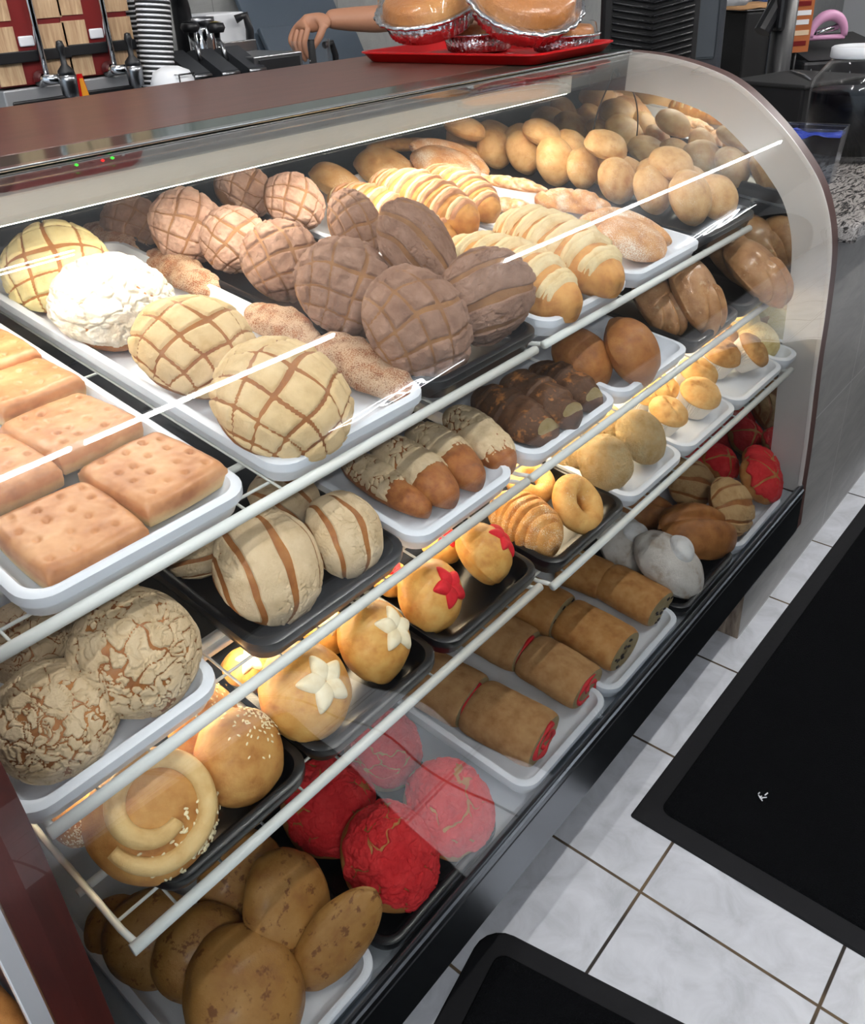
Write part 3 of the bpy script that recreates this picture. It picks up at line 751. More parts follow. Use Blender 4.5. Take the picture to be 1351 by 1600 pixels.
# ------------------------------------------------------------------ kinds: list of (part name, mesh, [sub-parts])
CACHE = {}
def K(kind, var):
    key = (kind, var)
    if key in CACHE: return CACHE[key]
    s = sum(map(ord, kind))*.37+var*5.3
    random.seed(hash((len(kind), var, ord(kind[0]))) & 0xffff)
    md = lambda n, vf, m, sm=True: meshdata(n, vf[0], vf[1], m, sm)
    H = None
    if kind.startswith('concha'):
        _, col, pat = kind.split('_')
        kw = dict(hh=1.12, seed=s, lump=.07)
        tm, bm_ = {'cream': ('cream_top', 'bun_brown'), 'vanilla': ('vanilla_top', 'bun_tan'), 'flour': ('flour_top', 'bun_brown'), 'crackle': ('crackle_top', 'bun_brown'), 'choc': ('choc_top', 'choc_bun'),
                   'rose': ('rose_top', 'choc_bun'), 'red': ('red_top', 'bun_tan'), 'tan': ('tan_top', 'bun_brown')}[col]
        edge = {'choc': -6, 'rose': 6, 'red': 13, 'flour': 0}.get(col, -8)
        if col == 'vanilla': edge = 2
        res = [('bun', md('bun', bun(**kw), B[bm_])), ('sugar_crust', md('sugar_crust', topping(pat, edge=edge, rag=22 if col in ('red', 'rose', 'vanilla') else 15, wr=.005 if col == 'crackle' else .024 if col in ('choc', 'rose', 'red', 'flour') else .010, gw={'lines': .06, 'grid': .034, 'diamond': .03}.get(pat, .04), **kw), B[tm]))]
        H = 1.12
    elif kind == 'slab':
        res = [('bread', md('dimpled_bread', slab(s), B['slab']))]; H = .72
    elif kind in ('roll', 'star', 'redstar', 'smooth', 'glaze', 'yellow', 'paleyellow', 'sesame'):
        mt = {'roll': 'bun_sheen', 'star': 'bun_star', 'redstar': 'bun_star', 'smooth': 'bun_brown', 'glaze': 'glaze_brown', 'yellow': 'yellow', 'paleyellow': 'paleyellow', 'sesame': 'bun_gold'}[kind]
        hh = {'roll': 1.3, 'smooth': 1.25, 'glaze': .95, 'sesame': 1.2, 'yellow': 1.35, 'paleyellow': 1.35}.get(kind, 1.35)
        ay = {'smooth': 1.1, 'roll': 1.08, 'glaze': 1.1}.get(kind, 1.)
        kw = dict(hh=hh, seed=s, lump=.10 if kind in ('yellow', 'paleyellow', 'redstar') else .07, ay=ay)
        res = [('bun', md('bun', bun(56, 32, **kw), B[mt]))]; H = hh
        if kind in ('star', 'redstar'):
            vs = []; fs = []
            npet = 5 if kind == 'star' else 5
            for k in range(npet):
                a0 = 2*pi*k/npet+.2*random.random()
                def fn(e, ph, a0=a0):
                    # petal in the plane, laid on the dome
                    w = .13*(1+.2*random.random()*0); l = .27
                    x = .27+l*cos(e)*cos(ph); y = w*cos(e)*sin(ph)*(1.1-.5*cos(ph)); h = .085*sin(e)-.01
                    q = V((x*cos(a0)-y*sin(a0), x*sin(a0)+y*cos(a0), 0))
                    rho = q.length; ang = atan2(q.y, q.x)
                    ee = pi/2-rho*1.05
                    c = bunpt(ee, ang, **kw)
                    return c*(1+h*.9)+V((0, 0, h*.3))
                a, b = sphere_grid(20, 14, fn); n = len(vs); vs += a; fs += [[i+n for i in f] for f in b]
            res.append(('star_topping', md('star_topping', (vs, fs), B['white_dough' if kind == 'star' else 'red_dough'])))
        if kind == 'sesame': res.append(('sesame_seeds', md('sesame_seeds', seeds(kw, 150, .62, (.5, .4)), B['seed'])))
    elif kind == 'spiral':
        kw = dict(hh=1.0, seed=s, lump=.05)
        pts = []; N = 70
        for i in range(N+1):
            t = i/N; a = -2.4+t*2*pi*1.25; rr = .90-.52*t**1.2 if t > .0 else .9
            e = pi/2-rr*1.2
            qx, qy = rr*1.2*cos(a)*.80-.10, rr*1.2*sin(a)*.80+.16; e = pi/2-sqrt(qx*qx+qy*qy); c = bunpt(max(e, .05), atan2(qy, qx), off=.02, **kw); pts.append(c)
        coil = MB().tube(pts, [.16*(1-.35*abs(2*i/N-1)**4) for i in range(N+1)], 14)
        res = [('bun', md('bun', bun(56, 30, **kw), B['bun_gold'])), ('dough_coil', md('dough_coil', (coil.v, coil.f), B['bun_pale'])), ('sesame_seeds', md('sesame_seeds', seeds(kw, 150, .6, (.5, -.35)), B['seed']))]; H = 1.05
    elif kind == 'ring':
        def fn(e, ph): return None
        vs = []; fs = []; n, m = 56, 24
        for i in range(n):
            a = 2*pi*i/n
            for k in range(m):
                b = 2*pi*k/m; r = .37*(1+.06*nz((cos(a)*2, sin(a)*2, 0), 1, s))
                z = .37+r*sin(b)
                vs.append(V(((.64+r*cos(b))*cos(a), (.64+r*cos(b))*sin(a), max(z, .02)+.02*nz((cos(a)*3, sin(a)*3, z*3), 1, s))))
        for i in range(n):
            for k in range(m): i2 = (i+1) % n; k2 = (k+1) % m; fs.append([i*m+k, i2*m+k, i2*m+k2, i*m+k2])
        res = [('ring', md('ring', (vs, fs), B['sugar_ring']))]; H = .74
    elif kind == 'knot':
        kw = dict(hh=1.0, seed=s, lump=.06, ay=1.25)
        pts = [bunpt(R(18), -1.9+2.9*i/30, off=.06, **kw) for i in range(31)]
        t = MB().tube(pts, [.30*sin(pi*(.12+.76*i/30))**.5 for i in range(31)], 14)
        res = [('bun', md('bun', bun(48, 28, **kw), B['sugar_gold'])), ('folded_strip', md('folded_strip', (t.v, t.f), B['sugar_gold']))]; H = 1.05
    elif kind in ('muffin', 'muffin_brown'):
        mt = 'muffin' if kind == 'muffin' else 'muffin_brown'
        def top(e, ph):
            d = V((cos(e)*cos(ph), cos(e)*sin(ph), sin(e)))
            ck = 1-sst(.02, .07, abs(d.x+.3*d.y+.12*nz(d, 2.5, s))) if e > R(35) else 0
            r = cos(e)**.7
            return V((r*cos(ph), r*sin(ph), 1.02+.55*sin(e)-(.10*ck if e > 0 else 0)))*(1+.04*nz(d, 2, s)) if e >= 0 else V((r*cos(ph)*.96, r*sin(ph)*.96, 1.02+.12*sin(e)))
        NP = 56
        prof = [(.0, .0), (.66, .0), (.70, .03), (.90, .92), (.94, 1.06), (.92, 1.06), (.885, .93), (.0, .90)]
        cup = MB().lathe(prof, NP*2, mod=lambda r, z, a: r*(1+.035*cos(a*NP) if .02 < z and r > .6 else 1))
        res = [('muffin_top', md('muffin_top', sphere_grid(44, 26, top), B[mt])), ('paper_cup', md('paper_cup', (cup.v, cup.f), B['cup'], False))]; H = 1.55
    elif kind == 'powder':
        kw = dict(hh=1.15, seed=s, lump=.08, ay=1.2)
        def fn(e, ph):
            q = bunpt(e, ph, hh=.9, seed=s+2, lump=.12); return V((q.x*.50+.08, q.y*.40+.08, q.z*.50+.94))
        kn = sphere_grid(30, 20, fn)
        ring = MB().tube([V((.08+.40*cos(a*2*pi/24), .08+.32*sin(a*2*pi/24), 1.10)) for a in range(24)], .085, 10, closed=True)
        res = [('bun', md('bun', bun(52, 30, **kw), B['powder'])), ('top_knob', md('top_knob', merge(kn, (ring.v, ring.f)), B['powder_white']))]; H = 1.25
    elif kind == 'crease':
        kw = dict(hh=1.15, seed=s, lump=.05, ay=1.45)
        def fn(e, ph):
            q = bunpt(e, ph, **kw); c = exp(-((q.x-.12)/.13)**2)*(1 if e > 0 else 0)
            return q-V((0, 0, .22*c))
        res = [('bun', md('bun', sphere_grid(72, 36, fn), B['bun_brown']))]; H = 1.1
    elif kind == 'paw':
        def fn(e, ph):
            d = V((cos(e)*cos(ph), cos(e)*sin(ph), sin(e)))
            q = bunpt(e, ph, hh=1.2, seed=s, lump=.05, ay=1.35)
            fr = sst(.1, .8, -sin(ph))
            fing = abs(sin(q.x*6.6+.4))
            k = fr*(.34*fing-.14)
            return V((q.x*(1+.12*fr), q.y*(1+k), q.z*(1+k*.55*(1 if e > 0 else .3))))
        res = [('bread', md('finger_bread', sphere_grid(96, 44, fn), B['paw']))]; H = 1.2
    else:
        res = None
    CACHE[key] = (res, H); return CACHE[key]
B['bun_pale'] = bread('pale_dough_coil', (232, 204, 148), (226, 192, 132), (208, 166, 104), rough=.45)
B['sugar_ring'] = bread('sugared_ring_crust', (232, 188, 118), (220, 168, 96), (196, 136, 68), speck=(250, 242, 228), spk=(22, .74), rough=.5)
B['powder_white'] = bread('thick_flour', (240, 240, 240), (230, 230, 232), (206, 196, 184), rough=.95, bump=.3, spec=.05)
def seeds(kw, n, rad, c):
    vs = []; fs = []
    for _ in range(n):
        while 1:
            u = random.gauss(c[0], rad*.45); v = random.gauss(c[1], rad*.45); rho = sqrt(u*u+v*v)
            if rho < 1.1: break
        ph = atan2(v, u); e = pi/2-rho*1.2
        if e < R(-5): continue
        p = bunpt(e, ph, off=.012, **kw); q = bunpt(e-.02, ph, off=.012, **kw); w = bunpt(e, ph+.02, off=.012, **kw)
        nrm = (q-p).cross(w-p); nrm = nrm.normalized() if nrm.length > 1e-9 else V((0, 0, 1))
        if nrm.dot(V((p.x, p.y, p.z-.3))) < 0: nrm = -nrm
        a = nrm.orthogonal().normalized(); a.rotate(Matrix.Rotation(random.uniform(0, 6.28), 3, nrm)); b = nrm.cross(a)
        A, Bq, Cq = .042, .022, .014
        k = len(vs)
        ring = [(1, 0), (.5, .8), (-.5, .95), (-1, .3), (-1, -.3), (-.5, -.95), (.5, -.8)]
        vs += [p+a*A*x+b*Bq*y for x, y in ring]+[p+a*A*.6*x+b*Bq*.6*y+nrm*Cq for x, y in ring]
        fs += [[k+i, k+(i+1) % 7, k+7+(i+1) % 7, k+7+i] for i in range(7)]+[list(range(k+7, k+14))]
    return vs, fs
NAMES = {'concha': 'concha', 'slab': 'dimpled_bread', 'roll': 'round_roll', 'star': 'star_roll', 'redstar': 'star_roll', 'smooth': 'smooth_bun', 'glaze': 'glazed_flat_bread', 'yellow': 'crusty_roll', 'paleyellow': 'crusty_roll', 'sesame': 'sesame_bun',
         'spiral': 'coiled_sesame_bread', 'ring': 'ring_bread', 'knot': 'folded_bun', 'muffin': 'muffin', 'muffin_brown': 'muffin', 'powder': 'floured_bread', 'crease': 'creased_roll', 'paw': 'finger_bread'}
CATS = {'concha': 'sweet bread', 'muffin': 'muffin'}
def spawn(kind, var, mw, label, group=None):
    res, H = K(kind, var)
    nm = NAMES[kind.split('_')[0] if kind.startswith('concha') else kind]
    cat = 'muffin' if 'muffin' in kind else ('sweet bread' if kind.startswith('concha') else 'bread')
    if len(res) == 1:
        o = link(nm, res[0][1])
    else:
        o = empty(nm)
        for pn, me in res:
            c = link(pn, me, o)
            if pn == 'sesame_seeds': c['kind'] = 'stuff'; c['label'] = 'scattered white sesame seeds'
            elif pn == 'sugar_crust' or pn == 'star_topping': c['label'] = {'sugar_crust': 'cracked sugar crust', 'star_topping': 'star of pale dough' if kind == 'star' else 'star of red dough'}[pn]
    o.matrix_world = mw
    return tag(o, label, cat, group)
def put(kind, var, px, py, w, s, label, el=90, az=0, spin=0, asp=(1, 1, 1), lift=0., group=None, D=None, at=None):
    """a bread resting on shelf s whose middle shows at pixel px,py and which is w pixels wide; dome axis elevation el, turned az from the front"""
    res, H = K(kind, var)
    t = SHELF[s][2]
    n = V((0, -sin(t), cos(t))); fr = V((0, -cos(t), -sin(t))); rg = V((1, 0, 0))
    e = R(el); a = R(az)
    axis = n*sin(e)+(fr*cos(a)+rg*sin(a))*cos(e)
    q = V((0, 0, 1)).rotation_difference(axis).to_matrix().to_4x4()
    mr = q @ Matrix.Rotation(R(spin), 4, 'Z') @ Matrix.Diagonal((asp[0], asp[1], asp[2], 1))
    ni = mr.to_3x3().transposed() @ n
    low = -min(v.co.dot(ni) for v in res[0][1].vertices)+axis.dot(n)*H*asp[2]/2     # how far the lowest point lies under the middle
    if kind.startswith('muffin'): low = -min(min(v.co.dot(ni) for v in m_.vertices) for _, m_ in res)+axis.dot(n)*H*asp[2]/2
    r = .05
    for _ in range(5):
        ext = low*r
        if at:
            y0, z0, t_ = SHELF[s]; c = V((at[0], at[1], z0+math.tan(t)*(at[1]-y0)))+n*(TF+ext+lift)/cos(0)
        else: c = at_s(px, py, s, TF+ext+lift)
        if D: r = D/2
        else: r = w*((c-EYE).dot(fw))/F/2/(asp[0] if asp[0] < 1 else 1)
        hz = H*r*asp[2]/2
    if c.x > 1.792-r*.93:
        c.x = 1.792-r*.93
    base = c-axis*hz
    mw = Matrix.Translation(base) @ q @ Matrix.Rotation(R(spin), 4, 'Z') @ Matrix.Diagonal((r*asp[0], r*asp[1], r*asp[2], 1))
    return spawn(kind, var, mw, label, group)
def two(x0, y0, x1, y1, w, s, hz, lift=0.):
    """frame of a long bread between two pixels (its ends at mid height), w pixels wide"""
    r = .03; t = SHELF[s][2]; n = V((0, -sin(t), cos(t)))
    for _ in range(4):
        h = TF+lift+r*hz/2
        a = at_s(x0, y0, s, h); b = at_s(x1, y1, s, h)
        r = w*(((a+b)/2-EYE).dot(fw))/F/2
    d = (b-a); l = d.length/2; x = d.normalized(); y = n.cross(x)
    c = (a+b)/2-n*(r*hz/2)
    mw = Matrix(((x.x, y.x, n.x, c.x), (x.y, y.y, n.y, c.y), (x.z, y.z, n.z, c.z), (0, 0, 0, 1)))
    return mw, r, l/r
# ------------------------------------------------------------------ long breads
def long_thing(name, parts, mw, r, label, group=None, cat='bread'):
    if len(parts) == 1:
        o = link(name, parts[0][1])
    else:
        o = empty(name)
        for p in parts:
            c = link(p[0], p[1], o)
            if len(p) > 2: c['label'] = p[2]
    o.matrix_world = mw @ Matrix.Scale(r, 4)
    return tag(o, label, cat, group)
LS = [0]
def shell(x0, y0, x1, y1, w, s, label, lift=0., rose=True, group='striped shell breads', N=9):
    LS[0] += 1; sd = LS[0]*1.7
    mw, r, l = two(x0, y0, x1, y1, w, s, 1.5, lift)
    P = loaf(sd, l=l, hh=1.5, taper=.35, ridge=N, lump=.06)
    body = meshdata('bread', *loaf_mesh(P, 110, 40), B['shell'])
    A = []; Bq = []
    for i in range(N-1):
        t0 = -1+2*(i+.55)/N; t1 = -1+2*(i+1.18)/N
        if t1 > .86: continue
        for j, (u0, u1) in enumerate(((t0, (t0+t1)/2), ((t0+t1)/2, t1))):
            def lf(t, a, q, k): return .085*min(1, 5*min(q, 1-q)+.1)*min(1, 6*min(k, 1-k)+.0)+.03*nz((t*l, a, 0), 5, sd)-.015
            pt = patch(P, u0, u1, R(8), R(168), 7, 30, lf)
            (A if (j == 0 or not rose) else Bq).append(pt)
    parts = [('bread', body), ('cream_stripes', meshdata('cream_stripes', *merge(*A), B['stripe_cream']), 'raised cream coloured stripes')]
    if Bq: parts.append(('rose_stripes', meshdata('rose_stripes', *merge(*Bq), B['stripe_rose']), 'raised rose coloured stripes'))
    return long_thing('striped_shell_bread', parts, mw, r, label, group, 'sweet bread')
def white_loaf(x0, y0, x1, y1, w, s, label, tend=.38, lift=0.):
    LS[0] += 1; sd = LS[0]*1.7
    mw, r, l = two(x0, y0, x1, y1, w, s, 1.5, lift)
    P = loaf(sd, l=l, hh=1.5, taper=.3, lump=.05)
    body = meshdata('bread', *loaf_mesh(P, 60, 40), B['loaf_brown'])
    def lf(t, a, q, k):
        ed = min(1, 14*q, 14*(1-q)-2*nz((a*2, 0, 0), 2, sd), 10*k-1.2*nz((t*3, 0, 0), 2, sd+1), 10*(1-k)-1.2*nz((t*3, 4, 0), 2, sd+2))
        d = V((t*l*1.5, cos(a)*1.3, sin(a)))
        dd, _ = noise.voronoi(d*2.0+V((sd, 0, 0))); g = (1-sst(.03, .11, dd[1]-dd[0]))*sst(-.1, .25, nz(d, .9, sd))
        return .055*max(-.8, ed)+.012*nz(d, 5, sd)-.11*g
    top = meshdata('white_crust', *patch(P, -.97, tend, R(-2), R(176), 90, 80, lf), B['crackle_top'])
    return long_thing('white_topped_loaf', [('bread', body), ('white_crust', top, 'cracked white sugar crust')], mw, r, label, 'white-topped loaves')
def choc_loaf(x0, y0, x1, y1, w, s, label, lift=0.):
    LS[0] += 1; sd = LS[0]*1.7
    mw, r, l = two(x0, y0, x1, y1, w, s, 1.4, lift)
    P = loaf(sd, l=l, hh=1.4, taper=.3, lump=.12, ridge=4)
    parts = [('bread', meshdata('bread', *loaf_mesh(P, 80, 40), B['dark_choc']))]
    lf = lambda t, a, q, k: .05*(1-(2*q-1)**2-(2*k-1)**2)-.01*abs(nz((q*3, k*3, 0), 2, sd))
    parts.append(('pale_split', meshdata('pale_split', *patch(P, .74, .93, R(25), R(150), 16, 30, lf), B['crumb']), 'pale crumb showing in a split'))
    return long_thing('chocolate_loaf', parts, mw, r, label)
def swirl(x0, y0, x1, y1, w, s, label, kind='red', lift=0., group=None, ends=True):
    LS[0] += 1; sd = LS[0]*1.7
    mw, r, l = two(x0, y0, x1, y1, w, s, 1.3, lift)
    vs = []; fs = []; n, m = 44, 48
    def P(t, a, k=1.):
        e = 1-.10*abs(t)**10
        rr = e*(1+.04*nz((cos(a), sin(a), t*l), 1.1, sd)+.012*nz((cos(a)*3, sin(a)*3, t*l*3), 1.5, sd))*k
        return V((t*l, rr*cos(a), max(.65+.65*rr*sin(a), .02)))
    for i in range(n+1):
        t = -1+2*i/n
        for k in range(m): vs.append(P(t, 2*pi*k/m))
    for i in range(n):
        for k in range(m): fs.append([i*m+k, i*m+(k+1) % m, (i+1)*m+(k+1) % m, (i+1)*m+k][::-1])
    parts = [('bread', meshdata('bread', vs, fs, B['roll_tan' if kind == 'red' else 'roll_gold']))]
    ev = []; ef = []
    for t in (1, -1):
        b = len(ev)
        for j in range(9):
            for k in range(m):
                q = P(t, 2*pi*k/m, 1-j/9.); ev.append(q+V((t*(.03*min(1, j)+.02*nz(q, 3, sd)), 0, 0)))
        for j in range(8):
            for k in range(m): ef.append([b+j*m+k, b+j*m+(k+1) % m, b+(j+1)*m+(k+1) % m, b+(j+1)*m+k][::-1 if t > 0 else 1])
        ef.append([b+8*m+k for k in range(m)][::1 if t > 0 else -1])
        parts.append(('crumb_face', meshdata('crumb_face', ev, ef, B['crumb']), 'pale cut end')); ev = []; ef = []
    sv = MB()
    t = 1
    if kind == 'red':
        pts = []
        for i in range(60):
            a = i/59*2*pi*1.35+1.2; k = .90-.70*i/59; q = P(t, a, k); pts.append(q+V((.045, 0, 0)))
        sv.tube(pts, [(.055+.035*sin(i*.55+sd)) for i in range(60)], 8)
    else:
        for i in range(8):
            q = P(t, random.uniform(0, 6.28), random.uniform(.25, .85))+V((.03, 0, 0)); sv.tube([q-V((0, .08, .0)), q+V((0, .07, random.uniform(-.08, .08)))], .045, 7)
    parts.append(('filling', meshdata('filling', sv.v, sv.f, M_fill[kind]), 'red filling' if kind == 'red' else 'dark filling'))
    return long_thing('swirl_roll', parts, mw, r, label, group)
M_fill = {'red': B['red_fill'], 'dark': B['dark_fill']}
def bar(x0, y0, x1, y1, w, s, label, mt='sugar_rust', name='sugared_bar', hh=1.2, lump=.14, taper=.25, lift=0., group=None, bend=0., creases=0):
    LS[0] += 1; sd = LS[0]*1.7
    mw, r, l = two(x0, y0, x1, y1, w, s, hh, lift)
    P = loaf(sd, l=l, hh=hh, taper=taper, lump=lump, bend=bend)
    if creases:
        P0 = P
        def P(t, a, off=0):
            g = exp(-(((t*creases*.5+.6*sin(a)) % 1-.5)/.10)**2)
            return P0(t, a, off-.16*g)
    return long_thing(name, [('bread', meshdata('bread', *loaf_mesh(P, 72, 36), B[mt]))], mw, r, label, group)

# ------------------------------------------------------------------ top shelf
SQ = 'square dimpled breads'
def slab_(px, py, s, label, spin, el=90, az=0, lift=0., var=0, asp=(1, 1.14, .78)):
    put('slab', var, px, py, 0, s, label, el, az, spin, asp, lift, SQ, D=.103)
slab_(240, 742, 'S1', 'dimpled square bread at the front right corner of the white tray', 3, 86, 180, .004, 0)
slab_(108, 832, 'S1', 'dimpled square bread at the front left corner of the white tray', -2, 86, 180, .002, 1)
slab_(112, 672, 'S1', 'dimpled square bread second from the front in the right row', 4, 84, 180, .008, 2)
slab_(-20, 745, 'S1', 'dimpled square bread cut off by the left edge, second in the left row', 0, 84, 180, .006, 0)
slab_(30, 606, 'S1', 'dimpled square bread third from the front in the right row', 2, 84, 180, .009, 1)
slab_(-30, 560, 'S1', 'dimpled square bread farthest back, at the left edge of the photo', -3, 84, 180, .010, 2)

G = 'grid-cut conchas on the white tray'
put('concha_cream_grid', 0, 443, 620, 226, 'S1', 'largest cream concha cut in a grid, at the front of the white tray', 68, 5, 20, group=G)
put('concha_cream_grid', 1, 307, 537, 192, 'S1', 'cream concha with brown grid lines, second from the front of its tray', 66, 8, 8, group=G)
put('concha_flour_floured', 0, 178, 470, 184, 'S1', 'whitest concha, thickly floured, third from the front', 72, -5, 30, group=G)
put('concha_vanilla_grid', 0, 88, 415, 160, 'S1', 'smooth pale yellow concha at the back of the white tray', 60, -30, -25, group=G)
bar(498, 528, 640, 612, 94, 'S1', 'rust brown sugared bar behind the largest cream concha', lift=.0, group='sugared bars')
bar(388, 478, 498, 540, 74, 'S1', 'sugared bar between the two front cream conchas and the chocolate tray', group='sugared bars')
bar(232, 392, 340, 456, 66, 'S1', 'orange sugared bar right of the floured concha', group='sugared bars')
bar(135, 350, 220, 395, 50, 'S1', 'sugared bar behind the pale yellow concha, under the light housing', group='sugared bars')

G = 'chocolate conchas'
put('concha_choc_grid', 0, 655, 502, 188, 'S1', 'chocolate concha with square grid, nearest the front of the black tray', 48, 0, 0, lift=.004, group=G)
put('concha_choc_diamond', 0, 543, 447, 164, 'S1', 'chocolate concha with slanting cuts, second along the tray edge', 46, -8, 0, lift=.008, group=G)
put('concha_choc_diamond', 1, 442, 406, 132, 'S1', 'wrinkled chocolate concha third along the tray edge', 48, -12, 40, lift=.010, group=G)
put('concha_choc_lines', 0, 762, 462, 146, 'S1', 'chocolate concha standing on edge at the right of the black tray', 24, -12, 80, (.80, 1.05, .6), lift=.008, group=G)
put('concha_choc_lines', 1, 655, 385, 124, 'S1', 'chocolate concha on edge with a torn yellow streak, above the front one', 28, -5, 30, (.8, 1.05, .6), lift=.045, group=G)
put('concha_choc_grid', 1, 557, 352, 112, 'S1', 'small chocolate concha tipped up behind the slant-cut one', 30, 10, 10, (1, 1, .8), lift=.040, group=G)
put('concha_rose_grid', 0, 366, 372, 108, 'S1', 'pale cocoa concha leaning, fourth along the tray edge', 40, -25, 10, lift=.012, group=G)
put('concha_rose_diamond', 0, 294, 352, 118, 'S1', 'cocoa concha with bare golden side, fifth along the tray edge', 30, -15, 0, lift=.012, group=G)
put('concha_rose_grid', 1, 461, 314, 100, 'S1', 'palest cocoa concha on the back of the heap', 45, 0, 45, lift=.035, group=G)
put('concha_rose_diamond', 1, 382, 296, 96, 'S1', 'cocoa concha lying under the edge of the light housing', 50, 10, 0, lift=.03, group=G)
put('concha_choc_diamond', 0, 208, 345, 92, 'S1', 'dark chocolate concha farthest back in the black tray', 60, -20, 80, group=G)

shell(700, 383, 905, 474, 122, 'S1', 'cream-crumbed shell bread at the front of the white tray', rose=False, N=8)
shell(780, 345, 970, 436, 120, 'S1', 'cream-crumbed shell bread second from the front, right beside the tray rim', lift=.012, rose=False, N=8)
shell(515, 300, 712, 372, 88, 'S1', 'rose and cream striped shell bread nearest the chocolate conchas', lift=.012)
shell(580, 283, 745, 345, 98, 'S1', 'rose and cream striped shell bread in the middle of the three', lift=.03)
shell(660, 272, 776, 328, 80, 'S1', 'rose and cream striped shell bread on the right of the three', lift=.02)
put('roll', 0, 527, 284, 88, 'S1', 'glossy bun half in shade at the back of the shell tray', 62, 60, 0, (1, 1, .8))
put('roll', 1, 602, 261, 92, 'S1', 'tan bun behind the striped shells', 75, 0, 20, (1, 1, .75))
bar(572, 228, 698, 224, 34, 'S1', 'long pointed roll at the very back beneath the light housing', 'bun_gold', 'long_roll', 1.1, .06, .7, lift=.02)
put('knot', 0, 700, 258, 98, 'S1', 'folded sugared bun behind the middle striped shell', 70, 10, 60, (1, 1, .8), group='sugared folded buns')
bar(745, 276, 856, 296, 34, 'S1', 'sugared twist lying on top of the tray of twists', 'sugar_gold', 'sugared_twist', 1.1, .12, .5, lift=.035, group='sugared twists', creases=3)
bar(752, 312, 842, 330, 40, 'S1', 'sugared twist under the topmost one', 'sugar_gold', 'sugared_twist', 1.1, .12, .5, lift=.0, group='sugared twists', creases=3)
bar(835, 305, 956, 322, 58, 'S1', 'pinkish sugared twist right of the crumbed shells', 'sugar_gold', 'sugared_twist', 1.2, .12, .5, lift=.012, group='sugared twists', creases=3)
bar(905, 340, 975, 352, 44, 'S1', 'sugared twist half hidden behind the folded bun', 'sugar_gold', 'sugared_twist', 1.1, .12, .5, lift=.0, group='sugared twists', creases=2)
put('knot', 1, 988, 370, 108, 'S1', 'large folded bun alone at the front of the twist tray', 72, 20, 75, (1, 1, .82), group='sugared folded buns')

G = 'round golden rolls'
ROW = [(1080, 308, 74, 'first'), (1022, 296, 66, 'second'), (966, 281, 64, 'third'), (912, 262, 56, 'fourth'), (869, 251, 66, 'fifth'), (821, 237, 60, 'sixth'), (775, 231, 56, 'seventh'), (727, 217, 56, 'eighth and last')]
for i, (x, y, w, l) in enumerate(ROW):
    put('roll', i % 4, x, y, w*1.12, 'S1', 'golden roll standing on edge in the left row, %s from the front' % l, 34, -8, 40*i, (1, 1, .85), group=G)
RW = ['first', 'second', 'third', 'fourth', 'fifth', 'sixth', 'seventh', 'eighth', 'ninth']
for i in range(9):
    put('roll', (i+2) % 4, 0, 0, 0, 'S1', 'golden roll in the right row next to the mirror, %s from the front' % RW[i], 40+(i*37 % 30), (i*67 % 50)-25, 70*i, (1, 1, .85), group=G, D=.091+.006*(i % 3), at=(1.688+.008*((i*5) % 3-1), .705+.068*i), lift=.004*(i % 2))
for i, (x, y, z, l) in enumerate(((1.645, .80, .064, 'pale roll lying on top between the two rows near the front'), (1.65, .95, .066, 'floury roll lying on top between the two rows by the hanging cable'), (1.64, 1.10, .06, 'bright roll lying on top between the two rows under the light strip'), (1.545, 1.235, .0, 'roll in shade at the back end of the left row'), (1.53, 1.225, .06, 'topmost roll in shade at the back of the far tray'))):
    put('roll', i % 4, 0, 0, 0, 'S1', l, 72, 30*i-40, 50*i, (1, 1, .8), group=G, D=.088, at=(x, y), lift=z)

# ------------------------------------------------------------------ middle shelf
G = 'crackled ivory conchas'
put('concha_crackle_crackle', 0, 84, 1122, 188, 'S2', 'crackled concha at the front of the near white tray, beside the wooden post', 62, -10, 0, group=G)
put('concha_crackle_crackle', 1, 214, 1015, 204, 'S2', 'largest crackled concha, right in the near white tray', 55, 15, 60, lift=.003, group=G)
put('concha_crackle_crackle', 2, 45, 1000, 140, 'S2', 'crackled concha behind, at the left edge of the photo', 60, -10, 120, lift=.004, group=G)
put('concha_crackle_crackle', 0, 150, 930, 130, 'S2', 'crackled concha in the shade at the back of the near tray', 70, 0, 200, group=G)
G = 'line-cut ivory conchas'
put('concha_crackle_lines', 0, 422, 882, 182, 'S2', 'ivory concha with parallel cuts at the front of the black tray', 52, 5, -8, lift=.003, group=G)
put('concha_crackle_lines', 1, 540, 832, 136, 'S2', 'ivory concha with parallel cuts at the right of the black tray', 50, 12, -5, group=G)
put('concha_crackle_lines', 2, 305, 848, 110, 'S2', 'ivory concha with parallel cuts half hidden at the left of the black tray', 60, -30, 60, group=G)
put('concha_crackle_lines', 1, 445, 775, 110, 'S2', 'ivory concha with parallel cuts behind the front one', 70, 0, 20, group=G)
white_loaf(535, 712, 672, 797, 66, 'S2', 'white-topped loaf nearest the left of its tray')
white_loaf(585, 690, 712, 778, 84, 'S2', 'widest white-topped loaf, second from the left', .4, .004)
white_loaf(640, 668, 752, 752, 80, 'S2', 'white-topped loaf third from the left with a brown end', .3)
white_loaf(700, 640, 800, 728, 74, 'S2', 'white-topped loaf with cut end at the right of its tray', .75)
choc_loaf(742, 610, 868, 682, 88, 'S2', 'dark chocolate loaf at the front left of its tray')
choc_loaf(785, 590, 905, 655, 82, 'S2', 'dark chocolate loaf in the middle with a pale split', .014)
choc_loaf(830, 570, 938, 630, 74, 'S2', 'dark chocolate loaf at the right of its tray')
put('smooth', 0, 990, 547, 106, 'S2', 'large smooth brown bun at the right of the white tray', 45, 15, 0, lift=.003, group='smooth brown buns')
